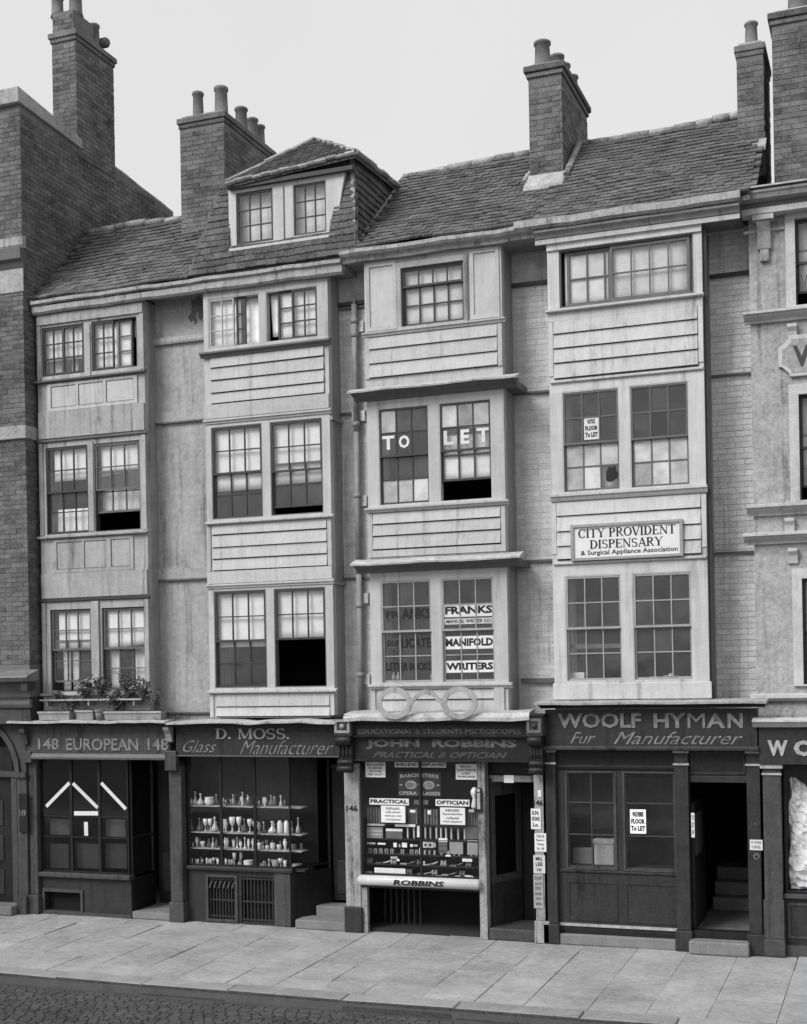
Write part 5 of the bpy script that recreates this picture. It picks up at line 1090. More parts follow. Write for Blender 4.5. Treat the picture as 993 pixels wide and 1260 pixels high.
ORD = ['first', 'second', 'third', 'fourth', 'fifth', 'sixth', 'seventh', 'eighth', 'ninth', 'tenth', 'eleventh', 'twelfth']
SHN = ['top shelf', 'second shelf', 'third shelf', 'bottom display']
TN = ['dark-glass', 'pale-glass', 'white']
for r_, row in enumerate(rows):
    cnt = {}; tot = {}
    for it in row: tot[(it[1], it[4])] = tot.get((it[1], it[4]), 0) + 1
    for x_, kd, hh, ww, tn in row:
        k = (kd, tn); cnt[k] = cnt.get(k, 0) + 1; wx = X(*S6(x_, 600), YG_); H_, W_ = hh * PX * 1.0, ww * PX * 1.1
        o = MB().lathe([(max(.002, a * W_), b * H_) for a, b in PROF[kd]], (wx, YG_ + random.uniform(-.04, .03), shz[r_] + .001), 12).build(kd, (m_gdark, m_gware, m_china)[tn], None, smooth=True)
        lab = '%s%s %s on the front of the %s, glass shop window' % ('' if tot[k] == 1 else ORD[cnt[k] - 1] + ' ', TN[tn], kd.replace('_', ' '), SHN[r_])
        tag(o, lab, kd.replace('_', ' '), 'glassware in the shop window')
rg = random.Random(77); BK = [('decanter', 50, 18), ('carafe', 54, 24), ('tumbler', 34, 16), ('goblet', 56, 20), ('jar', 44, 20), ('candlestick', 54, 20)]
for r_ in range(4):
    for i in range(12):
        kd, hh, ww = BK[rg.randrange(6)]; x_ = 150 + i * 41 + rg.uniform(-8, 8); sc_ = (1, 1, .8, .62)[r_]; wx = X(*S6(x_, 600), YG_ + .10)
        o = MB().lathe([(max(.002, a * ww * PX * 1.1), b * hh * PX * sc_) for a, b in PROF[kd]], (wx, YG_ + .115, shz[r_] + .001), 12).build(kd, (m_gware, m_gware, m_gdark, m_china)[rg.randrange(4)], None, smooth=True)
        tag(o, '%s piece from the left, back row, %s of the glass shop window' % (ORD[i], SHN[r_]), kd, 'back row glassware in the shop window')
for x_, kd, hh, ww, tn, r_ in ((665, 'carafe', 60, 24, 0, 1), (697, 'carafe', 84, 26, 1, 1), (672, 'bowl', 30, 36, 0, 2), (712, 'jar', 36, 16, 0, 2), (688, 'bowl', 20, 56, 1, 3)):
    wx = X(*S6(x_, 600), YG_ + .1); o = MB().lathe([(max(.002, a * ww * PX), b * hh * PX) for a, b in PROF[kd]], (wx, YG_ + .06, shz[r_] + .001), 12).build(kd, (m_gdark, m_gware)[tn], None, smooth=True)
    tag(o, '%s %s beyond the corner post, right end of the %s, glass shop window' % (TN[tn], kd, SHN[r_]), kd, 'glassware in the shop window')
# ---------------------------------------------------------------- Robbins
s = shop('optician shop front lettered JOHN ROBBINS with carved brackets and pale 146 pilasters', 5.4, 8.3)
xq0, xq1 = X(*S7(872, 700), YP), X(*S7(935, 700), YP); YF = -.52
zf0, zf1 = Z(*S7(500, 232), YF), Z(*S7(500, 130), YF); zu0, zu1 = Z(*S7(500, 126), YF), Z(*S7(500, 84), YF); print('rob shop', xq0, xq1, zf0, zf1, zu0, zu1)
bx('fascia', xk1 - .05, xq0 + .03, YF, -.2, zf0, zf1, m_shopd, s)
bx('upper_fascia', xk1 - .05, xq0 + .03, YF - .05, -.2, zu0 + .01, zu1 + .03, m_shopd, s)
mould('fascia_lip', xk1 - .05, xq0 + .03, YF, zf0 - .02, [(0, 0), (.03, 0), (.035, .018), (0, .02)], m_shopm, s); mould('fascia_lip', xk1 - .05, xq0 + .03, YF - .05, zu0 - .014, [(0, 0), (.03, 0), (.04, .02), (0, .024)], m_shopm, s)
tx('EDUCATIONAL & STUDENTS MICROSCOPES', S7, 108, 96, 820, 118, YF - .05, m_faint2, s, sh=False, bold=.02)
tx('JOHN  ROBBINS', S7, 142, 140, 802, 184, YF, m_faint2, s, bold=.05); tx('PRACTICAL & OPTICIAN', S7, 175, 194, 760, 221, YF, m_faint, s, sh=False, shear=.4, bold=.02)
mould('shelf_moulding', xk1 - .05, xq0 + .03, YF - .05, zu1 + .032, [(0, 0), (.03, 0), (.08, .04), (.1, .06), (0, .07)], m_shopd, s)
mould('lead_flashing', xk1 - .1, xq0 + .06, YF - .05, zu1 + .10, [(-.15, 0), (.14, -.02), (.145, .03), (.1, .09), (-.15, .12)], m_lead, s, wav=.008)
for q0, q1, nm in ((xk0 - .04, xk1 - .0, 'left'), (xq0 + .0, xq1 + .03, 'right')):
    c = bx('console_block', q0, q1, YF - .14, -.42, 2.80, 3.06, m_shopg, s, bevel=.01); wall_open('console_frame', q0 + .02, q1 - .02, 2.84, 3.03, YF - .16, YF - .141, [(q0 + .055, q1 - .055, 2.875, 2.995)], m_iron if nm == 'left' else m_frame_m, c)
    MB().lathe([(.002, -.035), (.03, -.02), (.038, 0)], ((q0 + q1) / 2, YF - .145, 2.935), 10, axis='y').build('boss', m_pale if nm == 'left' else m_shopg, c, smooth=True)
    bx('console_cap', q0 - .03, q1 + .03, YF - .17, -.40, 3.061, 3.09, m_shopd, c)
    def vol(z_, y_, r_, n): return MB().lathe([(r_ * .7, q0 + .012), (r_, q0 + .03), (r_, q1 - .03), (r_ * .7, q1 - .012)], (0, y_, z_), 14, axis='x').build(n, m_shopd, c, smooth=True)
    vol(2.73, YF - .10, .075, 'scroll'); bx('scroll_body', q0 + .02, q1 - .02, YF - .05, -.42, 2.45, 2.80, m_shopd, c, bevel=.02)
    for k in range(4): MB().lathe([(.016, 2.50), (.022, 2.56), (.022, 2.64), (.014, 2.68)], (q0 + .05 + k * (q1 - q0 - .1) / 3, YF - .055, 0), 8).build('reed', m_shopm, c, smooth=True)
    vol(2.42, YF - .045, .05, 'scroll'); vol(2.33, YF - .06, .055, 'scroll'); 
pilaster(s, xk0, xk1, 2.4, m_pil, mb_=m_shopm, base=.36); pilaster(s, xq0 + .03, xq1, 2.4, m_pil, base=.3)
text('146', X(*S7(57, 440), YP), X(*S7(107, 440), YP), Z(*S7(60, 455), YP), Z(*S7(60, 428), YP), YP - .0005, m_ink, s, bold=.04)
text('146', X(*S7(874, 420), YP), X(*S7(915, 420), YP), Z(*S7(875, 430), YP), Z(*S7(875, 404), YP), YP - .0005, m_ink, s, bold=.04)
YW = -.38; wx0, wx1 = xk1 + .0, X(*S7(636, 500), YW); zs0, zs1 = Z(*S7(400, 742), YW), zf0
pm = X(*S7(381, 500), YW)
for a, b in ((wx0 + .02, pm), (pm, wx1)): sash(s, a, b, zs0, zs1, YW, 1, 1, m_shopd, g_shop, 'shop_window', rail=.018)
pz_ = rect(S7, 636, 235, 682, 995, YW - .02); bx('door_post', wx1 + .002, wx1 + .11, YW - .04, YW + .12, 0, zf0, m_pil, s, bevel=.006)
bx('post', X(*S7(125, 900), YW), X(*S7(152, 900), YW), YW - .02, YW + .06, 0, zs0 - .14, m_pil, s, bevel=.004)
zb_, zt_ = Z(*S7(300, 784), YW - .08), Z(*S7(300, 738), YW - .08); rr_ = (zt_ - zb_) / 2; zc_ = (zt_ + zb_) / 2
tb = thing('sill_tube', 'long polished pale tube lettered ROBBINS under the optician window', 'name plate', ((wx0 + wx1) / 2, YW - .08, zc_)); MB().lathe([(rr_ * .6, wx0 - .02), (rr_, wx0 + .02), (rr_, wx1 - .0), (rr_ * .6, wx1 + .03)], (0, YW - .08, zc_), 20, axis='x').build('tube', m_brass, tb, smooth=True)
a, b, c, d = rect(S7, 270, 745, 492, 778, YW - .08); text('ROBBINS', a, b, zc_ - .04, zc_ + .035, YW - .08 - rr_ - .001, m_ink, tb, bold=.04, shear=.15)
bx('shop_sill', wx0, wx1, YW - .04, YW + .1, zs0 - .17, zs0 - .12, m_shopm, s)
room(s, xk1 - .02, xq0 + .04); 
mb = MB()
for i in range(7): mb.box(wx0 + .15 + i * .09, wx0 + .17 + i * .09, .1, .12, .02, .55)
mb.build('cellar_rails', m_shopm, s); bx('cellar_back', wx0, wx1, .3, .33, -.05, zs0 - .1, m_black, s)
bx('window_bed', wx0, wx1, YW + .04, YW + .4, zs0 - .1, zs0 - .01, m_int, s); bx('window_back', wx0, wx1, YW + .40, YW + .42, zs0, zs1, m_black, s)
dx0 = wx1 + .11
MB().hexa([(dx0, YW + .12, .0), (dx0 + .03, YW + .10, .0), (dx0 + .30, .3, .0), (dx0 + .26, .32, .0), (dx0, YW + .12, .75), (dx0 + .03, YW + .10, .75), (dx0 + .30, .3, .75), (dx0 + .26, .32, .75)]).build('return_riser', m_shopm, s)
def rp_(f0, f1, z0, z1, m, nm): return MB().hexa([(dx0 + .03 + .27 * f0, YW + .10 + (.2 - YW) * f0, z0), (dx0 + .03 + .27 * f1, YW + .10 + (.2 - YW) * f1, z0), (dx0 + .0 + .27 * f1, YW + .13 + (.2 - YW) * f1, z0), (dx0 + .0 + .27 * f0, YW + .13 + (.2 - YW) * f0, z0), (dx0 + .03 + .27 * f0, YW + .10 + (.2 - YW) * f0, z1), (dx0 + .03 + .27 * f1, YW + .10 + (.2 - YW) * f1, z1), (dx0 + .0 + .27 * f1, YW + .13 + (.2 - YW) * f1, z1), (dx0 + .0 + .27 * f0, YW + .13 + (.2 - YW) * f0, z1)]).build(nm, m, s)
rp_(0, .14, .751, 2.2, m_shopg, 'return_stile'); rp_(.86, 1, .751, 2.2, m_shopg, 'return_stile'); rp_(.141, .859, .751, .85, m_shopg, 'return_rail'); rp_(.141, .859, 1.95, 2.2, m_shopg, 'return_rail'); rp_(.145, .855, .852, 1.948, g_shop, 'pane')
zt_ = Z(*S7(770, 310), -.2); bx('transom_bar', dx0, xq0 + .03, -.25, -.18, zt_ - .05, zt_ + .04, m_pil, s, bevel=.008); bx('transom_light', dx0, xq0, -.22, -.21, zt_ + .05, zf0, m_shopd, s)
bx('shop_door', dx0 + .28, xq0, .34, .38, .15, zt_, m_black, s); bx('door_step', dx0 + .01, xq0 + .02, YW - .02, .3, 0, .16, m_shopg, s, bevel=.015)
def card(q, x0, y0, x1, y1, Y, m, label, cat='card', name='card', group=None, txt=None, th=.006, depth=None, **k):
    if m is m_white and Y > -.4: m = m_bright
    a, b, c, d = rect(q, x0, y0, x1, y1, Y)
    if not txt:
        o = MB().box(a, b, Y, Y + (depth or th), c, d).build(name, m, None); return tag(o, label, cat, group)
    return strip(q, x0, y0, x1, y1, Y, m, label, txt, name=name, cat=cat, group=group, d=th, **k)
card(S7, 745, 297, 788, 330, -.26, m_white, 'white slip of paper pasted on the transom over the optician door', 'paper', 'paper_slip')
YI = YW + .038
card(S7, 140, 240, 228, 306, YI, m_white, 'white magic lantern slides bill at the top left of the optician window', 'bill', 'bill', txt=[('MAGIC LANTERNS', .85), ('SLIDES', .7), ('LENT ON HIRE', .6), ('FINEST QUALITY', .75)])
card(S7, 534, 248, 628, 316, YI, m_white, 'white magic lanterns bill at the top right of the optician window', 'bill', 'bill', txt=[('MAGIC', .5), ('LANTERNS', .85), ('& LENT', .4), ('FOR HIRE, EVENING', .85)])
card(S7, 268, 240, 492, 262, YI, m_white, 'long white strip lettered SHILLING DISPLAYED at the top of the optician window', 'paper sign', 'paper_sign', txt=[('SHILLING  DISPLAYED', .96)], tb=.04)
bd = card(S7, 285, 283, 470, 385, YI + .005, m_shopm, 'dark board lettered BAROMETERS and OPERA GLASSES with a spectacles emblem', 'sign', 'sign_board', txt=[('BAROMETERS', .88), (' ', .01), (' ', .01), ('OPERA GLASSES', .96)][:1] + [] , pad=.1) if False else None
a, b, c, d = rect(S7, 285, 283, 470, 388, YI + .005)
bd = thing('sign_board', 'dark board lettered BAROMETERS and OPERA GLASSES with a spectacles emblem', 'sign', ((a + b) / 2, YI, c)); bx('board', a, b, YI + .005, YI + .012, c, d, m_shopm, bd)
H = d - c; text('BAROMETERS', a + .03, b - .03, d - H * .25, d - H * .10, YI + .0045, m_pale, bd, bold=.03, arc=.015); text('OPERA GLASSES', a + .01, b - .01, c + H * .05, c + H * .2, YI + .0045, m_pale, bd, bold=.03, arc=-.0)
for k in (0, 1):
    cx_ = a + (b - a) * (.3 + .42 * k); cz = c + H * .47; el = lambda r1, r2, m, nm, y: MB().prism([(cx_ + r1 * math.cos(t), cz + r2 * math.sin(t)) for t in [i * math.pi / 10 for i in range(20)]], YI + y - .002, YI + y, 'y').build(nm, m, bd)
    el(.085, .058, m_pale, 'lens_rim', .0045); el(.068, .043, m_gold, 'lens', .002)
MB().box(a + .02, a + .06, YI + .002, YI + .0045, cz - .008, cz + .008).box(b - .06, b - .02, YI + .002, YI + .0045, cz - .008, cz + .008).box((a + b) / 2 - .02, (a + b) / 2 + .02, YI + .002, YI + .0045, cz, cz + .016).build('emblem_bridge', m_pale, bd)
card(S7, 158, 397, 330, 425, YI, m_white, 'white strip lettered PRACTICAL across the optician window', 'paper sign', 'paper_sign', txt=[('PRACTICAL', .95)], tb=.045); card(S7, 446, 402, 594, 431, YI, m_white, 'white strip lettered OPTICIAN across the optician window', 'paper sign', 'paper_sign', txt=[('OPTICIAN', .94)], tb=.045)
card(S7, 208, 430, 315, 503, YI, m_white, 'left white REPAIRS bill, smaller lettered, in the optician window', 'bill', 'bill', txt=[('REPAIRS', .55), ('neatly executed', .6), ('while you wait', .7), ('on the premises', .6)], tb=.01)
card(S7, 466, 438, 576, 512, YI, m_white, 'right white REPAIRS bill naming spectacles in the optician window', 'bill', 'bill', txt=[('REPAIRS', .55), ('Spectacles', .8), ('re-framed', .5), ('from sixpence', .75)], tb=.015)
for i, v in enumerate((362, 400)): card(S7, v - 9, 405, v + 14, 425, YI + .01, m_frame_m, ('left', 'right')[i] + ' small grey ticket between the PRACTICAL and OPTICIAN strips', 'ticket', 'ticket')
# shelves of goods
YJ = YI + .10; rzs = {k: Z(*S7(380, k), YJ) for k in (512, 578, 645, 735)}
for k in (512, 578, 645): bx('goods_shelf', wx0 + .03, wx1 - .02, YJ - .01, YJ + .14, rzs[k] - .014, rzs[k], m_shopm, s)
def goods(kd, xs, z, h, w_, m, shelf_nm, grp, cat, mark=None):
    for i, x_ in enumerate(xs):
        xx = X(*S7(x_, 600), YJ); hh = h * PX * 1.17; ww = w_ * PX * 1.17
        o = thing(kd, '%s %s from the left, %s of the optician window' % (ORD[i % 12], kd.replace('_', ' '), shelf_nm), cat, (xx, YJ, z), grp)
        bx('case', xx - ww / 2, xx + ww / 2, YJ + .01, YJ + .04, z + .001, z + hh, m, o, bevel=.003)
        if mark: bx('scale_plate', xx - ww * .2, xx + ww * .2, YJ + .006, YJ + .0095, z + hh * .12, z + hh * .9, mark, o)
goods('thermometer_case', [153, 165, 178, 190, 202, 334, 344, 354, 364], rzs[512], 68, 9, m_wood, 'top shelf', 'wooden instrument cases on the top shelf', 'case')
goods('upright_case', [402, 414, 428, 440, 452, 592, 604, 616, 628], rzs[512], 66, 9, m_wood, 'top shelf, right pane,', 'upright cases behind the right pane', 'case')
goods('thermometer', [325, 352, 402, 424, 450, 470, 492, 515, 545, 573], rzs[578], 56, 11, m_wood, 'middle shelf', 'thermometers on the middle shelf', 'thermometer', m_white)
o = card(S7, 366, 515, 379, 568, YJ, m_white, 'narrow bright white card by the centre bar of the optician window', 'card')
card(S7, 335, 448, 358, 460, YI + .02, m_white, 'white ticket on the cases left of the centre bar', 'ticket', 'ticket'); card(S7, 412, 450, 426, 468, YI + .02, m_white, 'white ticket on the cases right of the centre bar', 'ticket', 'ticket'); card(S7, 592, 447, 614, 458, YI + .02, m_offw, 'pale ticket on the cases at the right end of the top shelf', 'ticket', 'ticket')
card(S7, 148, 508, 224, 517, YI + .06, m_offw, 'long pale price strip under the left end of the top shelf', 'price strip', 'price_strip'); card(S7, 270, 510, 358, 521, YI + .06, m_white, 'long white price strip under the top shelf left of the centre bar', 'price strip', 'price_strip')
goods('spectacle_case', [158, 182, 206, 230, 254, 300, 340, 362], rzs[645], 20, 15, m_bar_l, 'lower shelf, left pane,', 'small cases low in the left pane', 'case', m_gdark)
goods('pocket_instrument', [398, 418, 440, 470, 500, 526, 548, 600, 622], rzs[645], 22, 13, m_frame_m, 'lower shelf, right pane,', 'small instruments low in the right pane', 'instrument', m_offw)
def frames(x0, y0, x1, y1, label, kind, cat, m0, m1, pat=0):
    a, b, c, d = rect(S7, x0, y0, x1, y1, YJ); o = thing(kind, label, cat, ((a + b) / 2, YJ, c)); bx('tray', a, b, YJ - .002, YJ + .02, c, d, m0, o, bevel=.004)
    if pat:
        n = pat
        for i in range(n):
            for j in range(3): 
                xx = a + (b - a) * (i + .5) / n; zz = c + (d - c) * (j + .5) / 3; bx('lens', xx - .008, xx + .008, YJ - .008, YJ - .0025, zz - .006, zz + .006, m1, o)
    return o
frames(147, 523, 216, 570, 'pale card of small round lenses at the left of the middle shelf', 'lens_card', 'card', m_offw, m_ink, 6)
frames(230, 530, 302, 573, 'sloping tray with a pale top edge on the middle shelf', 'instrument_tray', 'tray', m_wood, m_offw); card(S7, 230, 530, 302, 541, YJ - .01, m_white, 'white label along the top of the sloping tray', 'label', 'tray_label')
frames(580, 518, 632, 576, 'square wooden box at the right end of the middle shelf', 'wooden_box', 'box', m_frame_m, m_ink); frames(585, 580, 632, 645, 'wooden box with a pale lid under the square box at the right', 'wooden_box', 'box', m_bar_l, m_ink); frames(508, 588, 567, 641, 'plain wooden box standing in the right pane of the optician window', 'wooden_box', 'box', m_bar_l, m_ink)
frames(460, 572, 498, 638, 'upright card of pendant chains with a white heading in the optician window', 'chain_card', 'card', m_frame_m, m_ink, 3); card(S7, 460, 572, 498, 588, YJ - .01, m_white, 'white heading above the pendant chains card', 'label', 'card_heading')
frames(392, 588, 436, 614, 'white box with two dark eye holes right of the centre bar', 'viewer_box', 'box', m_white, m_ink); 
for i, v in enumerate((404, 420)): a, b, c, d = rect(S7, v - 4, 597, v + 4, 606, YJ - .004); 
a, b, c, d = rect(S7, 398, 596, 428, 606, YJ - .004); vb = [o for o in bpy.data.objects if o.name.startswith('viewer_box')][0]; bx('eye_hole', a, a + .03, YJ - .006, YJ - .0025, c, d, m_ink, vb); bx('eye_hole', b - .03, b, YJ - .006, YJ - .0025, c, d, m_ink, vb)
tk = [(148, 590, 183, 598), (194, 592, 228, 600), (263, 592, 277, 611), (286, 598, 293, 611), (300, 592, 322, 612), (336, 598, 348, 610), (352, 600, 368, 608), (376, 614, 383, 642), (436, 592, 447, 612), (563, 661, 606, 674), (490, 645, 512, 652), (250, 652, 280, 661), (277, 663, 289, 672), (455, 735, 472, 744), (532, 735, 554, 744), (577, 737, 612, 748), (180, 700, 315, 722), (393, 672, 400, 682)]
tk.sort()
for i, t in enumerate(tk):
    card(S7, t[0], t[1], t[2], t[3], YJ - .04 if t[1] > 640 else YJ - .01, m_offw if i % 3 == 0 else m_white, '%s white price ticket from the left among the lower goods in the optician window' % (ORD + ['thirteenth', 'fourteenth', 'fifteenth', 'sixteenth', 'seventeenth', 'eighteenth'])[i], 'ticket', 'price_ticket', 'price tickets in the optician window')
rg = random.Random(17)
GN = ['field_glass', 'eyeglass_case', 'telescope']
for i in range(26):
    xx = X(*S7(160 + (i % 13) * 36 + rg.uniform(-8, 8), 700), YJ); zz = rzs[645] * 0 + Z(*S7(380, 690 if i < 13 else 732), YJ) ; kd = GN[i % 3]; pose = ('lying flat', 'tilted')[i % 2]
    if kd == 'field_glass':
        o = thing(kd, '', 'field glass', (xx, YJ, zz)); 
        for k in (-.024, .024): MB().lathe([(.022, 0), (.024, .03), (.016, .05), (.018, .075)], (xx + k, YJ, zz), 9).build('barrel', (m_frame_m, m_bar_l)[i % 2], o, smooth=True)
        bx('hinge_bar', xx - .012, xx + .012, YJ - .008, YJ + .008, zz + .035, zz + .045, m_gware, o)
    elif kd == 'telescope': o = MB().tube([(xx - .07, YJ, zz + .015), (xx, YJ, zz + .03), (xx + .06, YJ, zz + .055)], .012, 8).build(kd, (m_gware, m_gdark)[i % 2], None, smooth=True)
    else: o = MB().box(xx - .05, xx + .05, YJ - .02, YJ + .02, zz, zz + .022).build(kd, (m_wood, m_bar_l, m_gware)[(i // 3) % 3], None, bevel=.006)
    tag(o, '%s, %s row of small goods in the optician window, %s from left' % (kd.replace('_', ' '), 'upper' if i < 13 else 'lower', (ORD + ['thirteenth'])[i % 13]), kd.replace('_', ' '), 'optical goods low in the window')
bx('goods_shelf', wx0 + .03, wx1 - .02, YJ - .03, YJ + .14, Z(*S7(380, 690), YJ) - .012, Z(*S7(380, 690), YJ) - .001, m_shopm, s)
# lamp-like white figure head and the hanging thermometer by the door post
a, b, c, d = rect(S7, 597, 345, 632, 435, YI); tag(MB().lathe([(.035, 0), (.05, .03), (.03, .12), (.028, .15), (.05, .19), (.055, .24), (.03, .285), (.005, .295)], ((a + b) / 2, YI + .03, d - .31), 14).build('display_head', m_china, None, smooth=True), 'white display head at the top right of the optician window', 'display head')
a, b, c, d = rect(S7, 622, 352, 648, 458, YW - .08); th_ = thing('thermometer', 'dark round-topped thermometer hung on the post beside the optician window', 'thermometer', ((a + b) / 2, YW - .08, c)); MB().prism([(a, c), (b, c), (b, d - .03), (b - .02, d), (a + .02, d), (a, d - .03)], YW - .075, YW - .041, 'y').build('back_board', m_shopd, th_); bx('scale_plate', a + .02, b - .02, YW - .079, YW - .0755, c + .04, d - .07, m_pale, th_)
MB().lathe([(.025, 0), (.025, .006)], ((a + b) / 2, YW - .083, d - .035), 10, axis='y').build('dial', m_pale, th_)
# bills on the right pilaster
card(S7, 862, 443, 906, 532, YP - .012, m_white, 'topmost white bill on the right 146 pilaster beside the fur shop', 'bill', 'bill', txt=[('E.N.', .7), ('SONS', .8), ('Lo.', .6)], tb=.04)
card(S7, 878, 550, 930, 630, YP - .01, m_white, 'second white bill, slightly askew, on the right 146 pilaster', 'bill', 'bill', txt=[('TAILOR', .7), ('Repairs', .7), ('Cleaning', .6), ('No. 146', .6)], tb=.01)
card(S7, 873, 646, 925, 724, YP - .01, m_offw, 'third bill, greyer with heavy lettering, on the right 146 pilaster', 'bill', 'bill', txt=[('MRS.', .6), ('LEE', .6), ('1st', .4)], tb=.03)
card(S7, 873, 727, 918, 877, YP - .01, m_bar_l, 'lowest and longest grey bill on the right 146 pilaster', 'bill', 'bill', txt=[('ROOMS', .7), ('to be let', .7), ('FRONT', .6), ('and back', .7), ('Apply', .6), ('within', .6)], tb=.0)
card(S7, 893, 362, 908, 392, YP - .01, m_white, 'torn scrap of white paper above the 146 on the right pilaster', 'paper', 'paper_scrap')
# spectacles trade sign
sp = thing('spectacles_sign', 'giant pale spectacles standing on the lead above JOHN ROBBINS', 'trade sign', (6.7, -.75, 3.0)); YX = -.75
def ring(cx_, cy_, rw, rh, nm):
    (X0_, Z0_), (X1_, _) = W(cx_ - rw, cy_, YX), W(cx_ + rw, cy_, YX); zt_, zb_ = Z(cx_, cy_ - rh, YX), Z(cx_, cy_ + rh, YX); xc, zc, ax_, az_ = (X0_ + X1_) / 2, (zt_ + zb_) / 2, (X1_ - X0_) / 2, (zt_ - zb_) / 2
    n = 40; mb = MB()
    for i in range(n):
        t = 2 * math.pi * i / n; c_, s_ = math.cos(t), math.sin(t); k = 1 - .075 / ax_ * .95
        mb.v += [(xc + ax_ * c_, YX - .013, zc + az_ * s_), (xc + ax_ * c_, YX + .013, zc + az_ * s_), (xc + ax_ * k * c_, YX + .013, zc + (az_ - .072) * s_), (xc + ax_ * k * c_, YX - .013, zc + (az_ - .072) * s_)]
    for i in range(n):
        a, b = i * 4, ((i + 1) % n) * 4
        for j in range(4): mb.f.append([a + j, a + (j + 1) % 4, b + (j + 1) % 4, b + j])
    mb.build(nm, m_specs, sp, bevel=.004); return xc, zc, ax_, az_
r1 = ring(485.3, 865.3, 21.7, 19.8, 'lens_ring'); r2 = ring(565.5, 864.8, 22, 20.2, 'lens_ring'); print('rings', r1, r2)
bp = [W(*q23(x_, y_), YX) for x_, y_ in ((368, 700), (392, 672), (412, 650), (440, 642), (468, 650), (490, 672), (514, 698))]
mb = MB()
for (p, q) in zip(bp[:-1], bp[1:]):
    t = .035; mb.hexa([(p[0], YX - .018, p[1] - t), (q[0], YX - .018, q[1] - t), (q[0], YX + .018, q[1] - t), (p[0], YX + .018, p[1] - t), (p[0], YX - .018, p[1] + t), (q[0], YX - .018, q[1] + t), (q[0], YX + .018, q[1] + t), (p[0], YX + .018, p[1] + t)])
mb.build('bridge', m_specs, sp)
for r_ in (r1, r2): bx('stay', r_[0] - .012, r_[0] + .012, YX + .021, YB - .03, r_[1] + r_[3] - .06, r_[1] + r_[3] - .03, m_irond, sp)
# ---------------------------------------------------------------- Woolf Hyman
s = shop('brown shop front lettered WOOLF HYMAN Fur Manufacturer, open dark doorway at right', 8.2, 11)
hx0, hx1, zf0, zf1 = rect(S8, 62, 60, 817, 197, YS); hx1 = X(*S8(815, 120), YS); zl_ = Z(*S8(400, 40), YS - .2)
zf0 = Z(*S8(400, 197), YS); zfl = zf0; print('hyman', hx0, hx1, zf0, zl_)
bx('fascia', hx0, hx1, YS, YS + .2, zf0, zl_ - .10, m_shopm, s); mould('fascia_lip', hx0 - .02, hx1 + .02, YS, zf0 - .05, [(0, 0), (.05, 0), (.06, .03), (.04, .045), (0, .05)], m_shopg, s)
shelf(s, X(*S8(22, 40), YS - .2), X(*S8(848, 40), YS - .2), zl_ - .02, wav=.003, m=m_gutter)
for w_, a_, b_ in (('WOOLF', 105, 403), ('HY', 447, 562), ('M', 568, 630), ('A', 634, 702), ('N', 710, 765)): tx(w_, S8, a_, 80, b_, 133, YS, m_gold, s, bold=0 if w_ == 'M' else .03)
tx('Fur', S8, 150, 147, 240, 188, YS, m_gold, s, sh=False, shear=.5, bold=-.005); tx('Manufacturer', S8, 305, 146, 765, 190, YS, m_gold, s, sh=False, shear=.5, bold=-.005)
pl = [(57, 104), (527, 577), (784, 832)]; PL = [(X(*S8(a, 700), YP), X(*S8(b, 700), YP)) for a, b in pl]
for i, (a, b) in enumerate(PL):
    pilaster(s, a, b, zf0 - .051, m_shopm, base=.27); zc_ = Z(*S8(pl[i][0], 217), YP), Z(*S8(pl[i][0], 258), YP)
    for z_ in (zf0 - .09, zf0 - .25): bx('pilaster_band', a - .012, b + .012, YP - .02, YP - .001, z_, z_ + .026, m_pale, s)
YW = -.34; a0, a1 = PL[0][1], PL[1][0]
z_t = Z(*S8(300, 265), YW); bx('transom_panel', a0, a1, YW - .0, YW + .1, z_t, zf0, m_shopd, s); mould('transom_moulding', a0, a1, YW, z_t - .05, [(0, 0), (.03, 0), (.05, .03), (.05, .05), (0, .06)], m_shopm, s)
wzt, wzb = Z(*S8(300, 292), YW), Z(*S8(300, 634), YW); L1 = (X(*S8(140, 450), YW), X(*S8(308, 450), YW)); L2 = (X(*S8(345, 450), YW), X(*S8(522, 450), YW))
wall_open('window_framing', a0, a1, .2, z_t - .051, YW, YW + .08, [(L1[0], L1[1], wzb, wzt), (L2[0], L2[1], wzb, wzt)], m_shopm, s)
zz1, zz2 = Z(*S8(300, 400), YW), Z(*S8(300, 515), YW)
sash(s, L1[0], L1[1], wzb, wzt, YW + .01, 1, 3, m_shopg, g_shop, 'shop_window', rail=.018, zs=[zz2, zz1], xs=[X(*S8(224, 400), YW)], bar=.014)
sash(s, L2[0], L2[1], wzb, wzt, YW + .01, 1, 3, m_shopg, g_shop, 'shop_window', rail=.018, zs=[zz2, zz1], bar=.014)
for L_ in (L1, L2): wall_open('sash_bead', L_[0] - .025, L_[1] + .025, wzb - .02, wzt + .02, YW - .015, YW - .001, [(L_[0], L_[1], wzb, wzt)], m_shopg, s)
mould('window_sill', a0 + .02, a1 - .005, YW, wzb - .06, [(0, 0), (.02, 0), (.035, .02), (0, .03)], m_shopg, s)
for (x0_, x1_) in ((L1[0] - .02, L1[1] + .02), (L2[0] - .02, L2[1] + .02)):
    wall_open('panel_moulding', x0_, x1_, .32, wzb - .16, YW - .012, YW - .001, [(x0_ + .03, x1_ - .03, .36, wzb - .2)], m_shopm, s)
zq = Z(*S8(300, 838), YW); bx('riser_bead', a0, a1, YW - .03, YW - .001, zq - .02, zq + .015, m_pale, s); bx('plinth_ledge', a0, a1, YW - .08, YW - .0005, .0, .14, m_stone, s, bevel=.015); bx('riser_base', a0, a1, YW, YW + .08, 0, .199, m_shopd, s)
room(s, PL[0][0] + .03, PL[2][1] - .02)
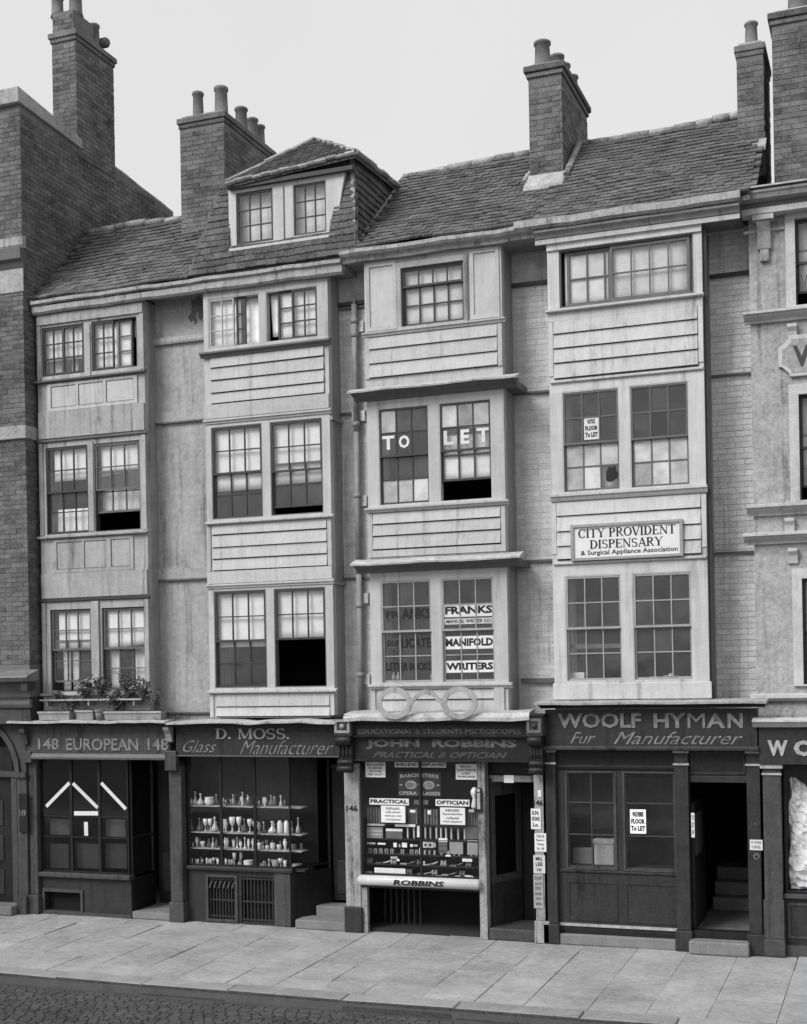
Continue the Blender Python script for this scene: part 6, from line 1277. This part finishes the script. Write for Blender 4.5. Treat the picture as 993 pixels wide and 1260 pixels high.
card(S8, 362, 422, 420, 508, YW + .0, m_white, 'white FLOOR TO LET bill in the fur shop window', 'bill', 'bill', txt=[('WHOLE PREMISES', .7), ('FLOOR', .85), ('To LET', .9)], tb=.05)
bs = thing('white_parcel', 'pale box resting at the bottom of the left fur shop window', 'parcel', (L1[0] + .3, YW + .2, wzb)); a, b, c, d = rect(S8, 235, 545, 306, 626, YW + .15); bx('parcel_body', a, b, YW + .15, YW + .3, wzb + .02, d, m_bar_l, bs, bevel=.01); bx('parcel_lid', a - .01, b + .01, YW + .14, YW + .31, d + .001, d + .06, m_pale, bs, bevel=.008)
a, b, c, d = rect(S8, 155, 560, 228, 626, YW + .15); tag(MB().box(a, b, YW + .2, YW + .3, wzb + .02, d).build('grey_box', m_frame_m, None, bevel=.01), 'grey box left of the pale box in the fur shop window', 'box')
bx('window_bed', a0, a1, YW + .09, YW + .45, wzb - .03, wzb + .018, m_shopm, s); bx('window_back', a0, a1, YW + .46, YW + .48, 0, zf0, m_shopd, s)
d0, d1 = PL[1][1], PL[2][0]; z1_, z2_ = Z(*S8(680, 303), YW), Z(*S8(680, 327), YW); bx('door_transom', d0, d1, YW, YW + .06, z1_, zf0, m_shopd, s); bx('transom_bar', d0, d1, YW - .02, YW + .07, z2_, z1_ - .001, m_shopm, s, bevel=.006)
wall_open('panel_moulding', d0 + .02, d1 - .02, z1_ + .02, zf0 - .07, YW - .012, YW - .001, [(d0 + .05, d1 - .05, z1_ + .05, zf0 - .1)], m_shopm, s)
bx('door_step', d0 - .01, d1 + .01, YP - .16, YP + .1, 0, .17, m_stone, s, bevel=.02); bx('sill_bar', d0, d1, YW - .03, YW + .12, .18, .27, m_shopd, s)
bx('shop_floor', d0, d1, YW + .12, 2.5, .2, .24, m_wood, s)
MB().hexa([(d0, -.2, .24), (d0 + .03, -.2, .24), (d0 + .03, .8, .24), (d0, .8, .24), (d0, -.2, 1.9), (d0 + .03, -.2, 1.9), (d0 + .03, .8, 1.9), (d0, .8, 1.9)]).build('open_door', m_shopm, s)
bx('door_panel', d0 + .031, d0 + .04, -.1, .5, 1.2, 1.75, m_frame_m, s)
for i in range(3): bx('stair', d0 + .05, d1, 1.3 + i * .25, 2.5, .241 + i * .18, .24 + (i + 1) * .18, m_wood, s, bevel=.01)
card(S8, 580, 435, 593, 522, YP - .012, m_white, 'narrow white notice on the edge of the centre pilaster of the fur shop', 'notice', 'notice', txt=[('TO', .7), ('LET', .7), ('147', .7)], tb=.02); card(S8, 789, 530, 835, 567, YP - .012, m_white, 'small white name plate on the right pilaster of the fur shop', 'name plate', 'name_plate', txt=[('W. HYMAN', .8), ('FURRIER', .7)], tb=.0)
kx, kz = W(*S8(813, 590), YP); bp = thing('bell_push', 'round bell push below the white name plate on the fur shop pilaster', 'bell push', (kx, YP, kz)); MB().lathe([(.04, -.008), (.042, 0)], (kx, YP - .002, kz), 16, axis='y').build('back_plate', m_frame_m, bp); MB().lathe([(.015, -.02), (.018, -.01)], (kx, YP - .002, kz), 12, axis='y').build('button', m_shopd, bp)
text('147', X(*S8(795, 475), YP), X(*S8(825, 475), YP), Z(*S8(800, 480), YP), Z(*S8(800, 466), YP), YP - .0005, m_faint, s, bold=.02)
# ---------------------------------------------------------------- shop at the right edge
s = shop('grey-brown shop front at the right edge lettered WO above crumpled cloth', 11, 15)
rx0, rx1 = X(*S8(838, 500), YP), X(*S8(903, 500), YP); z_a, z_b = Z(*S8(900, 135), YS), Z(*S8(900, 262), YS)
bx('fascia', X(*S8(822, 200), YS), 15, YS, YS + .25, z_b, z_a + .02, m_shopm, s); mould('cornice', X(*S8(810, 120), YS) - .03, 15, YS, z_a + .021, [(0, 0), (.05, 0), (.1, .05), (.14, .07), (.14, .09), (0, .12)], m_stucco_l, s)
a = X(*S8(852, 200), YS); b = X(*S8(925, 200), YS); c, d = Z(*S8(850, 232), YS), Z(*S8(850, 176), YS); text('W', a + .012, b + .012, c - .014, d - .014, YS, m_shade, s, bold=.05, depth=.0015, name='letter_shade'); text('W', a, b, c, d, YS, m_pale, s, bold=.05); a = X(*S8(945, 200), YS); text('O', a + .012, a + .262, c - .014, d - .014, YS, m_shade, s, bold=.05, depth=.0015, name='letter_shade'); text('O', a, a + .25, c, d, YS, m_pale, s, bold=.05)
pilaster(s, rx0, rx1, z_b - .0, m_shopg, base=.22); bx('pilaster_cap', rx0 - .03, rx1 + .03, YP - .04, YP - .001, z_b - .06, z_b - .002, m_pale, s, bevel=.01); bx('pilaster_band', rx0 - .01, rx1 + .01, YP - .02, YP - .001, z_b - .14, z_b - .115, m_pale, s); bx('pilaster_block', rx0 - .015, rx1 + .015, YP - .02, YP - .0008, .2201, .72, m_shopg, s, bevel=.008)
YW = -.3; wb, wt = Z(*S8(950, 722), YW), z_b - .06; sash(s, rx1 + .02, rx1 + 2.0, wb, wt, YW, 1, 1, m_shopd, g_shop, 'shop_window', rail=.03)
bx('window_head', rx1, 15, YW, YW + .1, wt, z_b + .02, m_shopd, s); bx('shop_sill', rx1 + .001, 15, YW - .06, YW + .1, wb - .06, wb - .002, m_shopg, s, bevel=.01); bx('stall_riser', rx1, 15, YW, YW + .1, 0, wb - .061, m_shopm, s); bx('plinth', rx1, 15, YW - .05, YW - .001, 0, .14, m_shopg, s); wall_open('panel_moulding', rx1 + .05, rx1 + 1.6, .22, wb - .12, YW - .015, YW - .001, [(rx1 + .08, rx1 + 1.57, .25, wb - .15)], m_shopg, s)
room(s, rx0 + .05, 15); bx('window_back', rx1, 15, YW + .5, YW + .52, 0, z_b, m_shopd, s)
# crumpled cloth in that window
a = X(*S8(928, 500), YW + .15); n1, n2 = 14, 34; mb = MB(); rg = random.Random(9); zt_ = Z(*S8(935, 310), YW + .15); zb_ = wb + .03
nz = [[rg.uniform(-.05, .05) for i in range(n1 + 1)] for j in range(n2 + 1)]
for lay in (0, .01):
    for j in range(n2 + 1):
        v = j / n2; wd = .06 + .62 * v ** .6
        for i in range(n1 + 1):
            u = i / n1; x_ = a + wd * u + .015 * math.sin(v * 14) + (1 - v) * .02; mb.v.append((x_, YW + .18 + lay + nz[j][i] * .6 + .03 * math.sin(v * 19 + u * 7), zb_ + (zt_ - zb_) * (1 - v) + nz[j][min(i + 1, n1)] * .3 * (v < .98)))
k = n1 + 1; hf = k * (n2 + 1)
for j in range(n2):
    for i in range(n1): q = j * k + i; mb.f.append([q, q + 1, q + k + 1, q + k]); mb.f.append([hf + q + k, hf + q + k + 1, hf + q + 1, hf + q])
tag(mb.build('crumpled_cloth', m_cloth, None), 'crumpled white cloth heaped down the left side of the rightmost shop window', 'cloth')

# ================================================================== WINDOW BOXES AND PLANTS over the European shop
YX = -.60; q21 = zoom(0, 640, 4.1375); zsh = 3.035
def wbox(x0, x1, zh, label, y=YX):
    a, b = X(*q21(x0, 980), y), X(*q21(x1, 980), y); t = thing('window_box', label, 'window box', ((a + b) / 2, y, zsh), 'window boxes on the shop shelf')
    MB().hexa([(a + .012, y, zsh), (b - .012, y, zsh), (b - .012, y + .14, zsh), (a + .012, y + .14, zsh), (a, y - .015, zsh + zh), (b, y - .015, zsh + zh), (b, y + .155, zsh + zh), (a, y + .155, zsh + zh)]).build('trough', m_side, t, bevel=.004)
    bx('rim', a - .008, b + .008, y - .025, y - .0155, zsh + zh - .03, zsh + zh, m_grey, t); bx('soil', a + .02, b - .02, y, y + .14, zsh + zh + .001, zsh + zh + .01, m_shopd, t); return a, b
wbox(196, 355, .135, 'longer of the two short boxes, at the left end of the shelf above EUROPEAN'); wbox(386, 475, .15, 'shortest window box, second from the left above EUROPEAN'); wbox(532, 822, .13, 'longest window box, right of the clay pot above EUROPEAN')
def pot(px, py, y, h, r_, label, z=None):
    x_ = X(*q21(px, py), y); t = thing('flower_pot', label, 'flower pot', (x_, y, z or zsh)); zz = z or zsh
    MB().lathe([(r_ * .7, 0), (r_ * .95, h * .8)], (x_, y, zz), 12).build('pot_body', m_pot, t, smooth=True); MB().lathe([(r_ * 1.08, h * .78), (r_ * 1.1, h), (r_ * .95, h)], (x_, y, zz), 12).build('pot_rim', m_pot, t); return x_
pot(508, 975, -.58, .16, .075, 'clay pot between the short and the long window boxes above EUROPEAN')
zsl = 3.53
for px, lb in ((285, 'clay pot on the sill at the left corner of the lower left window'), (725, 'clay pot on the sill below the right curtain of the lower right window'), (590, 'clay pot hidden by leaves on the sill of the lower right window')): pot(px, 900, YB - .1, .13, .06, lb, 3.36)
bx_ = thing('sill_shelf', 'narrow plank carrying flower pots below the lower windows above EUROPEAN', 'shelf', (1.2, YB - .1, 3.3)); bx('plank', .34, 2.15, YB - .19, YB - .03, 3.33, 3.355, m_grey, bx_)
for x_ in (.45, 1.2, 2.0): bx('bracket', x_, x_ + .02, YB - .17, YB - .03, 3.25, 3.329, m_grey, bx_)
def plant(cx_, y, z, rad, h, n, label, fl=0, seed=1):
    rg = random.Random(seed); t = thing('plant', label, 'plant', (cx_, y, z), 'plants on the sill above EUROPEAN'); st = MB(); lf = MB(); pt_ = MB()
    def leaf(mb, p, s):
        a = Vector((rg.uniform(-1, 1), rg.uniform(-1, .3), rg.uniform(-.7, 1))).normalized(); b = a.orthogonal().normalized(); k = len(mb.v); p = Vector(p)
        mb.v += [tuple(p), tuple(p + a * s * .5 + b * s * .4), tuple(p + a * s), tuple(p + a * s * .5 - b * s * .4)]; mb.f.append([k, k + 1, k + 2, k + 3])
    for i in range(max(7, n // 9)):
        an = rg.uniform(0, 6.28); top = Vector((cx_ + rad * rg.uniform(.2, 1) * math.cos(an), y + rad * .5 * math.sin(an), z + h * rg.uniform(.5, 1))); base = Vector((cx_ + rg.uniform(-.03, .03), y, z)); mid = base.lerp(top, .5) + Vector((0, 0, h * .12))
        st.tube([base, mid, top], .004, 4)
        for j in range(14): q = base.lerp(mid, rg.uniform(.4, 1)) if rg.random() < .4 else mid.lerp(top, rg.random() * 1.1); leaf(lf, q + Vector((rg.uniform(-.05, .05), rg.uniform(-.04, .04), rg.uniform(-.04, .04))), rg.uniform(.025, .05))
        if rg.random() < fl:
            for j in range(6): leaf(pt_, top + Vector((rg.uniform(-.02, .02), rg.uniform(-.02, .02), rg.uniform(-.02, .02))), .025)
    st.build('stems', m_leaf, t); tag(lf.build('foliage', m_leaf, t), kind='stuff')
    if pt_.v: tag(pt_.build('blossom', m_petal, t), kind='stuff')
PLN = [(300, 905, .14, .2, 60, 'small leafy plant in front of the left jamb, leftmost above EUROPEAN', 0), (360, 940, .16, .22, 80, 'trailing plant rising behind the shortest box', .3), (430, 900, .2, .36, 160, 'flowering geranium with pale blossoms below the lower left window', .9), (520, 905, .18, .42, 140, 'dense upright bush before the wide post between the lower windows', 0),
       (590, 935, .22, .3, 200, 'low flowering plant with pale leaves in the middle of the longest box', .5), (655, 905, .2, .42, 200, 'tallest bushy plant before the lower right window', .1), (725, 915, .16, .36, 110, 'wispy plant before the right curtain of the lower right window', .2), (790, 935, .16, .34, 70, 'thin straggling plant at the right corner post', 0)]
for i, (px, py, rad, h, n, lb, fl) in enumerate(PLN):
    x_ = X(*q21(px, py), -.55); plant(x_, -.53, 3.15 if py > 920 else 3.3, rad, h, n, lb, fl, 60 + i)
# rubbish heap of dead leaves at the right end of the shelf
rg = random.Random(3); mb = MB()
for i in range(240):
    x_, y_, z_ = rg.gauss(2.62, .16), rg.uniform(-.62, -.3), 3.03 + abs(rg.gauss(0, .035)); s_ = rg.uniform(.015, .035); k = len(mb.v); a = rg.uniform(0, 6)
    mb.v += [(x_, y_, z_), (x_ + s_ * math.cos(a), y_ + s_ * math.sin(a), z_ + rg.uniform(-.01, .02)), (x_ + s_ * math.cos(a + 1.4), y_ + s_ * math.sin(a + 1.4), z_ + .01)]; mb.f.append([k, k + 1, k + 2])
tag(mb.build('dead_leaves', m_leaf, None), 'heap of dry leaves on the lead shelf right of the longest window box', 'leaves', kind='stuff')
